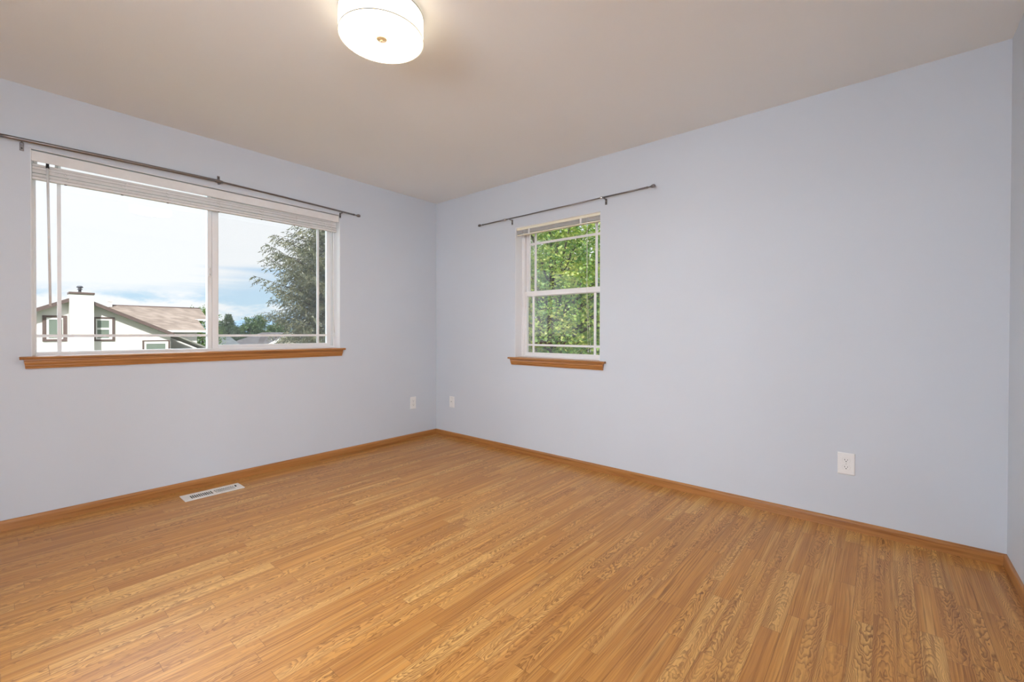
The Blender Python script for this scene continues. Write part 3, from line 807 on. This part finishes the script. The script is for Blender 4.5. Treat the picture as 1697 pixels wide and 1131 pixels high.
def siding(name, col):
    mm, nt, b = mat(name)
    oc = nt.node('ShaderNodeTexCoord').outputs['Object']
    z = nt.xyz(oc)[2]
    fz = nt.math('FRACT', nt.math('DIVIDE', z, 0.18))
    nt.sock(b.inputs['Base Color'], nt.node('ShaderNodeVectorMath', {'operation': 'SCALE'}, {0: col, 'Scale': nt.rng(nt.noise(oc, 3.0, 2), 0.3, 0.7, 0.97, 1.02)}).outputs[0])
    nt.sock(b.inputs['Normal'], nt.bump(fz, 0.15, 0.01)); b.inputs['Roughness'].default_value = 0.7
    return mm


def shingle(name, c0, c1, c2, sx=3.2, sy=6.0):
    mm, nt, b = mat(name)
    oc = nt.node('ShaderNodeTexCoord').outputs['Object']
    x, y, z = nt.xyz(oc)
    r = nt.math('FLOOR', nt.math('MULTIPLY', z, 9.0))
    cx = nt.math('FLOOR', nt.math('ADD', nt.math('MULTIPLY', nt.math('ADD', x, y), sx), nt.math('MULTIPLY', r, 0.37)))
    wv = nt.white(nt.vec(cx, r, 0.5))[0]
    n = nt.noise(oc, 5.0, 4, 0.6)
    f = nt.math('ADD', nt.math('MULTIPLY', wv, 0.6), nt.math('MULTIPLY', n, 0.4))
    nt.sock(b.inputs['Base Color'], nt.ramp(f, [(0.15, c0), (0.5, c1), (0.85, c2)])); b.inputs['Roughness'].default_value = 0.92
    return mm


M_SIDE = siding('white_siding', (0.80, 0.79, 0.77))
M_BEIGE = siding('beige_siding', (0.68, 0.60, 0.50))
M_BROWN = plain('brown_trim', (0.125, 0.088, 0.082), 0.7, vary=0.08)
M_SHIN = shingle('tan_shingles', (0.20, 0.160, 0.138), (0.265, 0.215, 0.185), (0.34, 0.28, 0.245))
M_SHIN2 = shingle('grey_shingles', (0.075, 0.092, 0.103), (0.105, 0.122, 0.135), (0.14, 0.155, 0.165), 1.2)
M_SHIN3 = shingle('brown_grey_shingles', (0.055, 0.048, 0.052), (0.075, 0.066, 0.070), (0.10, 0.088, 0.090), 1.2)
M_GREEN_GL = plain('blinded_window_glass', (0.22, 0.275, 0.24), 0.25, vary=0.05, vscale=2)
M_METAL = plain('dark_flue_metal', (0.13, 0.14, 0.17), 0.45, 0.6)
M_TRIMW = plain('white_house_trim', (0.82, 0.82, 0.82), 0.6, vary=0.01)


def quadslab(bm, p, up):
    """slab from a 4-point polygon, thickened by the vector up"""
    a = [bm.verts.new(v) for v in p]; b_ = [bm.verts.new(Vector(v) + Vector(up)) for v in p]
    n = len(p); bm.faces.new(a[::-1]); bm.faces.new(b_)
    for k in range(n): bm.faces.new((a[k], a[(k + 1) % n], b_[(k + 1) % n], b_[k]))
    bmesh.ops.recalc_face_normals(bm, faces=bm.faces[:])
    return bm


# ---- the white house across the way (gable end faces us; a side wing runs to the right)
hx = lambda x: hs(x, 18, 0)[0]
hz = lambda z: hs(0, 18, z)[2]
YF = hs(0, 18, 0)[1]
AX, AZ = -1.14, 2.315                                            # apex of the roof line in unscaled numbers
SL = 0.487
EX_R, EX_L = 1.56, -3.84
zr_ = lambda x: AZ - SL * abs(x - AX)
house = thing('house', 'white house with a brown-trimmed gable and broad white chimney', 'house', (hx(AX), YF + 3, GZ))
WR, WL = 1.50, -3.70
YB = YF + 9.0
bm = nb()
prof = [(hx(WL), GZ), (hx(WR), GZ), (hx(WR), hz(zr_(WR) - 0.10)), (hx(AX), hz(AZ - 0.10)), (hx(WL), hz(zr_(WL) - 0.10))]
prism(bm, prof, YF, YB, lambda t, p, q: (p, t, q))
obj('gable_wall', bm, M_SIDE, house)
ov = 0.40
for s, ex in ((1, EX_R), (-1, EX_L)):
    p = [(hx(AX), YF - ov, hz(AZ) - 0.10), (hx(ex), YF - ov, hz(zr_(ex)) - 0.10), (hx(ex), YB + ov, hz(zr_(ex)) - 0.10), (hx(AX), YB + ov, hz(AZ) - 0.10)]
    rf = obj('roof', quadslab(nb(), p, (0, 0, 0.10)), M_SHIN, house)
    bm = quadslab(nb(), [(hx(AX), YF - ov - 0.04, hz(AZ) - 0.17), (hx(ex), YF - ov - 0.04, hz(zr_(ex)) - 0.17), (hx(ex), YF - ov - 0.04, hz(zr_(ex)) + 0.012), (hx(AX), YF - ov - 0.04, hz(AZ) + 0.012)], (0, 0.04, 0))
    obj('fascia', bm, M_BROWN, rf, label='brown rake board')
# chimney
cx0, cx1 = hx(-1.36), hx(-0.752)
ch = obj('chimney', box(nb(), cx0, cx1, YF - 0.55, YF + 0.1, GZ, hz(2.37)), M_SIDE, house)
obj('chimney_cap', box(nb(), cx0 - 0.03, cx1 + 0.03, YF - 0.60, YF + 0.16, hz(2.36), hz(2.43), 0.01), M_BROWN, ch, label='flat brown cap')
fc = (hx(-1.085), YF - 0.2, 0)
obj('flue', lathe(nb(), [(0.055, hz(2.42)), (0.055, hz(2.53)), (0.10, hz(2.535)), (0.10, hz(2.555)), (0.06, hz(2.565)), (0.06, hz(2.59)), (0.115, hz(2.60)), (0.125, hz(2.63)), (0.08, hz(2.665)), (0, hz(2.67))], fc, 'Z', 16), M_METAL, ch, label='dark metal flue pot')


def house_window(parent, x0, x1, z0, z1, tr, gx0, gx1, gz0, gz1, rail=None):
    a, b_, c, d = hx(x0), hx(x1), hz(z0), hz(z1)
    t = hx(tr) - hx(0)
    bm = frame_ring(nb(), a, b_, c, d, t, t, t * 0.8, t * 0.8, YF - 0.05, YF + 0.02, bA, 0.004)
    o = obj('window', bm, M_BROWN, parent, label='brown-trimmed window')
    e, f, g_, h_ = hx(gx0), hx(gx1), hz(gz0), hz(gz1)
    bm = nb()
    box(bm, a + t * 0.9, e, YF - 0.035, YF + 0.02, c + t * 0.7, d - t * 0.7); box(bm, f, b_ - t * 0.9, YF - 0.035, YF + 0.02, c + t * 0.7, d - t * 0.7)
    box(bm, e, f, YF - 0.035, YF + 0.02, c + t * 0.7, g_); box(bm, e, f, YF - 0.035, YF + 0.02, h_, d - t * 0.7)
    if rail is not None: box(bm, e, f, YF - 0.032, YF + 0.02, hz(rail) - 0.05, hz(rail) + 0.05)
    obj('window_frame', bm, M_TRIMW, o)
    bm = nb()
    n = 14
    for k in range(n):                                          # blind slats just behind the pane
        zz = g_ + (h_ - g_) * k / n
        vs = [bm.verts.new(q) for q in ((e, YF - 0.006, zz), (f, YF - 0.006, zz), (f, YF - 0.018, zz + (h_ - g_) / n), (e, YF - 0.018, zz + (h_ - g_) / n))]
        bm.faces.new(vs)
    obj('blind', bm, M_GREEN_GL, o)


house_window(house, -1.98, -1.395, 0.73, 1.615, 0.095, -1.825, -1.505, 0.84, 1.475)
house_window(house, -0.745, -0.155, 0.725, 1.59, 0.075, -0.63, -0.31, 0.83, 1.47, 1.17)
house_window(house, 0.63, 1.475, -0.35, 0.735, 0.055, 0.745, 1.335, -0.2, 0.60)
# wing to the right: eave and ridge along x
wy = lambda y: hs(0, y, 0)[1]
px = lambda x, y: hs(x, y, 0)[0]
bm = nb()
ye, ym, yr = wy(19.4), wy(20.7), wy(22.0)
ze, zm, zt = hz(1.135), hz(1.66), hz(2.205)
wx0 = hx(0.2)
x_lo, x_hi = hx(3.06), hx(3.50)
wall = nb()
prism(wall, [(ye + 0.45, GZ), (ye + 0.45, ze - 0.02), (yr, zt - 0.15), (yr + 4.2, ze + 0.05), (yr + 4.2, GZ)], wx0, x_lo - 0.35, lambda t, p, q: (t, p, q))
obj('wing_wall', wall, M_SIDE, house)
t_ = 0.09
bm = quadslab(nb(), [(wx0, ye, ze - t_), (x_lo, ye, ze - t_), (x_lo, ym, zm - t_), (wx0, ym, zm - t_)], (0, 0, t_))
quadslab(bm, [(wx0, ym, zm - t_), (x_hi, ym, zm - t_), (x_hi, yr, zt - t_), (wx0, yr, zt - t_)], (0, 0, t_))
quadslab(bm, [(wx0, yr, zt - t_), (x_hi, yr, zt - t_), (x_hi, yr + 4.8, ze - t_), (wx0, yr + 4.8, ze - t_)], (0, 0, t_))
wr = obj('wing_roof', bm, M_SHIN, house)
bm = nb()
box(bm, wx0, x_lo + 0.03, ye - 0.10, ye + 0.02, ze - 0.13, ze - 0.01, 0.01); box(bm, x_lo - 0.1, x_hi + 0.02, ym - 0.08, ym + 0.02, zm - 0.12, zm - 0.01, 0.01)
obj('gutter', bm, M_TRIMW, wr, label='white gutter')
obj('ridge_cap', tube(nb(), [(wx0, yr, zt), (x_hi, yr, zt)], 0.05, 8), M_BROWN, wr)
bm = box(nb(), px(0.14, 21.8), px(0.27, 21.8), yr - 0.3, yr - 0.1, zt - 0.1, zt + 0.20); box(bm, px(0.11, 21.8), px(0.30, 21.8), yr - 0.34, yr - 0.06, zt + 0.20, zt + 0.30)
obj('roof_vent', bm, M_TRIMW, wr)
# low lean-to roof against the right wall
za = lambda x: 1.02 - 0.50 * (x - 1.55)
p = [(hx(1.50), wy(17.9), hz(za(1.50)) - 0.10), (hx(3.3), wy(17.9), hz(za(3.3)) - 0.10), (hx(3.3), wy(19.45), hz(za(3.3)) - 0.10), (hx(1.50), wy(19.45), hz(za(1.50)) - 0.10)]
M_SHIN4 = shingle('weathered_grey_shingles', (0.22, 0.225, 0.21), (0.27, 0.275, 0.255), (0.33, 0.33, 0.31), 1.2)
lt = obj('lean_to_roof', quadslab(nb(), p, (0, 0, 0.08)), M_SHIN4, house, label='grey lean-to roof')
p = [(hx(1.70), wy(19.45), hz(za(1.70)) - 0.06), (hx(3.3), wy(19.45), hz(za(3.3)) - 0.06), (hx(3.3), wy(19.45), hz(za(3.3)) + 0.07), (hx(1.70), wy(19.45), hz(za(1.70)) + 0.07)]
obj('fascia', quadslab(nb(), p, (0, 0.05, 0)), M_BROWN, lt)
obj('lean_to_wall', box(nb(), hx(1.50), hx(3.1), wy(18.1), wy(19.3), GZ, hz(za(3.1)) - 0.12), M_SIDE, house)


# ---- two more houses farther off
def far_house(name, label, x0, x1, y0, y1, zeave, zridge, wallm, roofm, cross=None, hip=0.0):
    h = thing(name, label, 'house', ((x0 + x1) / 2, (y0 + y1) / 2, GZ))
    ymid = (y0 + y1) / 2
    bm = prism(nb(), [(y0 + 0.5, GZ), (y0 + 0.5, zeave), (ymid, zridge - 0.15), (y1 - 0.5, zeave), (y1 - 0.5, GZ)] if not hip else [(y0 + 0.5, GZ), (y0 + 0.5, zeave - 0.1), (y1 - 0.5, zeave - 0.1), (y1 - 0.5, GZ)], x0 + 0.4, x1 - 0.4, lambda t, p, q: (t, p, q))
    obj('wall', bm, wallm, h)
    bm = nb()
    for ya_, in ((y0,), (y1,)):
        quadslab(bm, [(x0, ya_, zeave - 0.15), (x1, ya_, zeave - 0.15), (x1, ymid, zridge - 0.15), (x0 + hip, ymid, zridge - 0.15)], (0, 0, 0.15))
    if hip: quadslab(bm, [(x0, y0, zeave - 0.15), (x0 + hip, ymid, zridge - 0.15), (x0, y1, zeave - 0.15)], (0, 0, 0.15))
    rf = obj('roof', bm, roofm, h)
    obj('gutter', box(nb(), x0, x1, y0 - 0.12, y0 + 0.03, zeave - 0.2, zeave - 0.02), M_TRIMW, rf)
    if cross:
        cx_, hw, yc, zc = cross
        ze_ = zc - hw * 0.512
        bm = prism(nb(), [(cx_ - hw + 0.5, GZ), (cx_ + hw - 0.5, GZ), (cx_ + hw - 0.5, ze_ + 0.1), (cx_, zc - 0.25), (cx_ - hw + 0.5, ze_ + 0.1)], yc, ymid, lambda t, p, q: (p, t, q))
        obj('gable_wall', bm, wallm, h)
        for s in (-1, 1):
            p = [(cx_, yc - 0.5, zc - 0.12), (cx_ + s * hw, yc - 0.5, ze_ - 0.12), (cx_ + s * hw, ymid, ze_ - 0.12), (cx_, ymid, zc - 0.12)]
            g_ = obj('gable_roof', quadslab(nb(), p, (0, 0, 0.12)), roofm, h)
            p = [(cx_, yc - 0.56, zc - 0.28), (cx_ + s * hw, yc - 0.56, ze_ - 0.28), (cx_ + s * hw, yc - 0.56, ze_ + 0.02), (cx_, yc - 0.56, zc + 0.02)]
            obj('fascia', quadslab(nb(), p, (0, 0.06, 0)), M_TRIMW, g_)
    return h


far_house('house', 'far house with a bare blue-grey roof, at the foot of the dark conifers', 6.5, 15.7, 53.0, 63.0, -0.75, 0.55, M_BEIGE, M_SHIN2)
far_house('house', 'far beige house with a white-edged front gable beside the spruce', 18.0, 32.0, 55.5, 65.5, -0.55, 0.98, M_BEIGE, M_SHIN3, (21.5, 3.3, 54.56, 0.98), 2.4)


# ------------------------------------------------------------------ trees
def leaf_mat(name, stops, transl=0.35, scale=1.2, fine=9.0):
    mm = bpy.data.materials.new(name); mm.use_nodes = True
    nt = NT(mm.node_tree); nt.n.remove(nt.n['Principled BSDF']); out = nt.n['Material Output']
    oc = nt.node('ShaderNodeTexCoord').outputs['Object']
    f = nt.math('ADD', nt.math('MULTIPLY', nt.noise(oc, scale, 3, 0.6), 0.65), nt.math('MULTIPLY', nt.noise(oc, fine, 2), 0.35))
    c = nt.ramp(f, stops)
    d = nt.node('ShaderNodeBsdfDiffuse', None, {'Color': c}).outputs[0]
    t = nt.node('ShaderNodeBsdfTranslucent', None, {'Color': c}).outputs[0]
    gl = nt.node('ShaderNodeBsdfGlossy', None, {'Color': (1, 1, 1), 'Roughness': 0.45}).outputs[0]
    mx = nt.node('ShaderNodeMixShader', None, {0: transl, 1: d, 2: t}).outputs[0]
    mx = nt.node('ShaderNodeMixShader', None, {0: 0.05, 1: mx, 2: gl}).outputs[0]
    nt.l.new(mx, out.inputs['Surface'])
    return mm


def bark(name, col):
    mm, nt, b = mat(name)
    oc = nt.node('ShaderNodeTexCoord').outputs['Object']
    x, y, z = nt.xyz(oc)
    n = nt.noise(nt.vec(nt.math('MULTIPLY', x, 22), nt.math('MULTIPLY', y, 22), nt.math('MULTIPLY', z, 5)), 1.0, 4, 0.65)
    nt.sock(b.inputs['Base Color'], nt.ramp(n, [(0.3, tuple(c * 0.5 for c in col)), (0.7, tuple(c * 1.3 for c in col))]))
    nt.sock(b.inputs['Normal'], nt.bump(n, 0.6, 0.03)); b.inputs['Roughness'].default_value = 0.9
    return mm


M_BARK = bark('grey_bark', (0.12, 0.10, 0.085))
M_BARKD = bark('dark_bark', (0.065, 0.05, 0.042))
M_SPRUCE = leaf_mat('spruce_needles', [(0.32, (0.055, 0.066, 0.036)), (0.50, (0.125, 0.135, 0.072)), (0.66, (0.26, 0.25, 0.135))], 0.15, 1.6, 7.0)
M_CONI = leaf_mat('conifer_green', [(0.32, (0.025, 0.055, 0.030)), (0.52, (0.05, 0.095, 0.04)), (0.7, (0.10, 0.15, 0.055))], 0.15, 0.5, 2.0)
M_GROVE = leaf_mat('grove_green', [(0.32, (0.03, 0.075, 0.02)), (0.52, (0.065, 0.13, 0.035)), (0.7, (0.13, 0.20, 0.06))], 0.2, 0.4, 2.0)
M_MAPLE = leaf_mat('maple_leaves', [(0.34, (0.05, 0.15, 0.03)), (0.45, (0.14, 0.31, 0.06)), (0.53, (0.38, 0.50, 0.10)), (0.64, (0.70, 0.66, 0.22))], 0.45, 1.3, 6.0)
M_BROAD = leaf_mat('dark_broadleaf', [(0.30, (0.025, 0.085, 0.03)), (0.50, (0.055, 0.15, 0.045)), (0.72, (0.13, 0.24, 0.06))], 0.35, 1.0, 5.0)
M_LIME = leaf_mat('bright_green_leaves', [(0.30, (0.06, 0.13, 0.025)), (0.5, (0.14, 0.24, 0.05)), (0.7, (0.28, 0.38, 0.10))], 0.35, 0.9, 4.0)
M_RED = leaf_mat('red_leaves', [(0.3, (0.20, 0.03, 0.025)), (0.7, (0.42, 0.10, 0.07))], 0.35, 2.0, 8.0)

STAR = np.array([(0, -0.55), (0.16, -0.30), (0.50, -0.28), (0.30, -0.02), (0.48, 0.28), (0.17, 0.20), (0, 0.62), (-0.17, 0.20), (-0.48, 0.28), (-0.30, -0.02), (-0.50, -0.28), (-0.16, -0.30)])
KITE = np.array([(0, -0.5), (0.30, -0.05), (0, 0.55), (-0.30, -0.05)])


def leaves(centres, size, shape, rng_, droop=0.35, up=None):
    """one mesh of many leaves: each a folded polygon with its own place and turn"""
    n = len(centres); k = len(shape)
    nrm = rng_.normal(size=(n, 3)); nrm[:, 2] = np.abs(nrm[:, 2]) + 0.55
    nrm /= np.linalg.norm(nrm, axis=1)[:, None]
    t = rng_.normal(size=(n, 3)); t[:, 2] -= droop * 2
    t -= nrm * np.sum(t * nrm, axis=1)[:, None]; t /= np.linalg.norm(t, axis=1)[:, None]
    s = np.cross(nrm, t)
    sz = size * rng_.uniform(0.65, 1.25, n)
    v = centres[:, None, :] + sz[:, None, None] * (s[:, None, :] * shape[None, :, 0, None] + t[:, None, :] * shape[None, :, 1, None]
                                                   + nrm[:, None, :] * (np.abs(shape[None, :, 0, None]) * 0.35))
    f = (np.arange(n)[:, None] * k + np.arange(k)[None, :]).tolist()
    return v.reshape(-1, 3), f, False


def clump_points(rng_, c, rad, n_cl, per, cl_r, shell=0.55, zmin=None, flat=0.75):
    d = rng_.normal(size=(n_cl, 3)); d /= np.linalg.norm(d, axis=1)[:, None]
    rr = (shell ** 3 + (1 - shell ** 3) * rng_.uniform(0, 1, n_cl)) ** (1 / 3)
    lump = 1 + 0.16 * np.sin(d[:, 0] * 5 + c[0]) * np.cos(d[:, 1] * 4 + c[1]) + 0.10 * np.sin(d[:, 2] * 7 + c[0])
    cc = np.array(c) + d * np.array(rad) * (rr * lump)[:, None]
    p = cc[:, None, :] + rng_.normal(size=(n_cl, per, 3)) * cl_r * np.array([1, 1, flat])
    p = p.reshape(-1, 3)
    if zmin is not None: p = p[p[:, 2] > zmin]
    return p, cc


def broadleaf(name, label, base, c, rad, n_cl, per, cl_r, lsize, m_, seed, shape=KITE, trunk_r=0.14, barkm=None, group=None, cat='tree', nb_=26, zmin=None, fork=None):
    rg = np.random.default_rng(seed)
    t = thing(name, label, cat, base, group)
    pts, cc = clump_points(rg, c, rad, n_cl, per, cl_r, zmin=zmin)
    obj('foliage', leaves(pts, lsize, shape, rg), m_, t)
    bm = nb()
    b0 = Vector(base); c0 = Vector(c)
    topz = c0 + Vector((0, 0, rad[2] * 0.55))
    path = [b0.lerp(topz, k / 8) + Vector((0.08 * math.sin(k * 1.3 + seed), 0.08 * math.cos(k * 1.7 + seed), 0)) * (k > 0) for k in range(9)]
    tube(bm, path, [trunk_r * (1 - 0.085 * k) for k in range(9)], 12)
    for k in range(min(nb_, len(cc))):
        e = Vector(cc[k]); s_ = path[min(7, max(2, int(2 + 5 * (e.z - (c0.z - rad[2])) / (2 * rad[2]))))]
        mid = s_.lerp(e, 0.5) + Vector((0, 0, 0.12 * (e - s_).length))
        tube(bm, [s_, mid, e], [trunk_r * 0.36, trunk_r * 0.22, trunk_r * 0.06], 7)
    obj('trunk', bm, barkm or M_BARK, t)
    return t


def spruce(name, label, base, h, rfun, m_, seed, whorl, per, twig, needle, z_lo, barkm=None, group=None, nn=11):
    rg = np.random.default_rng(seed); random.seed(seed)
    t = thing(name, label, 'tree', base, group)
    b0 = np.array(base)
    bm = nb(); tube(bm, [Vector(base), Vector(base) + Vector((0, 0, h * 0.5)), Vector(base) + Vector((0, 0, h))], [h * 0.022, h * 0.013, 0.012], 10)
    bmb = bm; V = []; F = []
    z = z_lo; k = 0
    while z < h - 0.15:
        R = rfun(h - z)
        nbr = per if R > 0.5 else max(4, per - 2)
        for q in range(nbr):
            a = k * 2.4 + q * 2 * PI / nbr + rg.uniform(-0.3, 0.3)
            L = R * rg.uniform(0.62, 1.15)
            dirh = np.array([math.cos(a), math.sin(a), 0.0]); side = np.array([-math.sin(a), math.cos(a), 0.0])
            rise = (0.42 if z > h * 0.36 else 0.22) + rg.uniform(-0.06, 0.06)
            def P(u): return b0 + np.array([0, 0, z]) + dirh * L * u + np.array([0, 0, L * (rise * u - 0.16 * u * u + 0.08 * u ** 3)])
            tube(bmb, [Vector(P(u)) for u in (0, 0.35, 0.7, 1.0)], [0.012 + 0.010 * L, 0.010 + 0.005 * L, 0.007, 0.003], 5, False)
            ntw = max(5, int(L / twig))
            for j in range(ntw):
                u = 0.10 + 0.90 * (j + rg.uniform(0, 0.6)) / ntw
                p0 = P(u)
                for sgn in (-1, 1):
                    tl = 1.02 * (0.16 + 0.30 * L * (1 - u) ** 0.7 * 0.62 + 0.05) * rg.uniform(0.7, 1.2) * (h / 8.4) ** 0.3
                    td = dirh * 0.75 + side * sgn * rg.uniform(0.55, 0.95) + np.array([0, 0, rg.uniform(-0.85, -0.05)])
                    td /= np.linalg.norm(td)
                    m_n = max(3, int(nn * tl / 0.35))
                    for i in range(m_n):
                        w_ = (i + 0.5) / m_n
                        p = p0 + td * tl * w_ + np.array([0, 0, -0.20 * tl * w_ * w_])
                        nd = td * 0.8 + rg.normal(size=3) * 0.55 + np.array([0, 0, -0.15]); nd /= np.linalg.norm(nd)
                        sd = np.cross(nd, rg.normal(size=3)); sd /= np.linalg.norm(sd)
                        ln = needle * rg.uniform(0.8, 1.5); wd_ = needle * 0.24
                        i0 = len(V)
                        V += [p - sd * wd_, p + sd * wd_, p + nd * ln + sd * wd_ * 0.35, p + nd * ln - sd * wd_ * 0.35]
                        F.append((i0, i0 + 1, i0 + 2, i0 + 3))
        z += whorl * rg.uniform(0.8, 1.2); k += 1
    obj('trunk', bmb, barkm or M_BARKD, t)
    obj('foliage', (np.array(V), F, False), m_, t)
    return t


spruce('spruce_tree', 'large olive-green spruce with drooping boughs outside the right sliding pane', (4.55, 11.0, GZ), 8.35,
       lambda d: 0.16 + 0.80 * d if d < 2.9 else (2.48 - 0.75 * (d - 2.9) if d < 3.6 else 1.95), M_SPRUCE, 5, 0.225, 9, 0.085, 0.062, 1.6)

# dark conifers and grove beyond the far roofs
cf = [(20.8, 75, 6.95, 2.9, 'tallest dark conifer left of the round grove'), (22.3, 83.8, 5.9, 2.4, 'dark conifer at the left edge of the right pane, behind the tallest one'),
      (19.8, 68.2, 4.8, 1.9, 'shorter dark conifer in front of the tallest one')]
for i, (x, y, h, r, lb) in enumerate(cf):
    spruce('conifer_tree', lb, (x, y, GZ), h, lambda d, r=r, h=h: 0.12 + r * d / h * 1.05, M_CONI, 30 + i, 0.36, 9, 0.17, 0.17, 0.5, group='conifers beyond the far roofs', nn=8)
gr = [(24.8, 78, 1.45, 3.2), (29.1, 78.3, 1.45, 2.7), (33.5, 79, 1.45, 1.9), (28.3, 83.5, 1.65, 3.95), (32.8, 84.5, 1.65, 2.95), (37.5, 86, 1.8, 2.1)]
gl_ = ['front green grove tree beside the conifers', 'front green grove tree in the middle of the grove', 'low front green tree on the falling edge of the grove', 'tallest green grove tree, behind the front ones', 'second green tree of the back row of the grove', 'lowest green tree of the grove next to the spruce']
for i, (x, y, r, zt_) in enumerate(gr):
    c_ = (x, y, (zt_ + GZ) / 2 + 0.3)
    broadleaf('grove_tree', gl_[i], (x, y, GZ), c_, (r, r, (zt_ - GZ) / 2 - 0.3), 300, 16, 0.24, 0.30, M_GROVE, 50 + i, trunk_r=0.2, group='green grove beyond the far roofs', nb_=0)
broadleaf('leafy_tree', 'bright green tree beside the right end of the white house', (9.25, 44.0, GZ), (9.25, 44.0, 0.75), (1.4, 1.4, 2.55), 380, 18, 0.20, 0.17, M_LIME, 71, trunk_r=0.15, nb_=0)
for i, (x, y, r, h_, lb) in enumerate([(25.3, 73.5, 1.4, 1.3, 'low olive bush at the foot of the grove')]):
    broadleaf('garden_bush', lb, (x, y, GZ), (x, y, GZ + h_ + 0.2), (r, r, h_), 160, 12, 0.2, 0.26, M_GROVE, 90 + i, trunk_r=0.08, cat='bush', nb_=0)

# trees outside the narrow window
broadleaf('maple_tree', 'maple with yellow-green sunlit leaves just outside the narrow window', (8.05, 4.30, GZ), (8.6, 4.5, 1.9), (3.0, 3.0, 3.9), 1200, 34, 0.23, 0.095, M_MAPLE, 7, shape=STAR, trunk_r=0.17, barkm=M_BARKD, nb_=60)
bk = [((17.0, 9.8, 1.2), (2.9, 2.9, 5.0), 21, 'dark green tree close behind the maple'), ((27.0, 18.5, 2.6), (5.0, 5.0, 6.6), 22, 'tall dark green tree far behind the maple'),
      ((18.0, 2.0, 1.2), (2.8, 2.8, 5.0), 23, 'dark green tree behind the maple on its right side')]
for c_, r_, sd, lb in bk:
    broadleaf('shade_tree', lb, (c_[0], c_[1], GZ), c_, r_, 700, 20, 0.36, 0.26, M_BROAD, sd, trunk_r=0.22, barkm=M_BARKD, group='dark trees behind the maple', nb_=20)
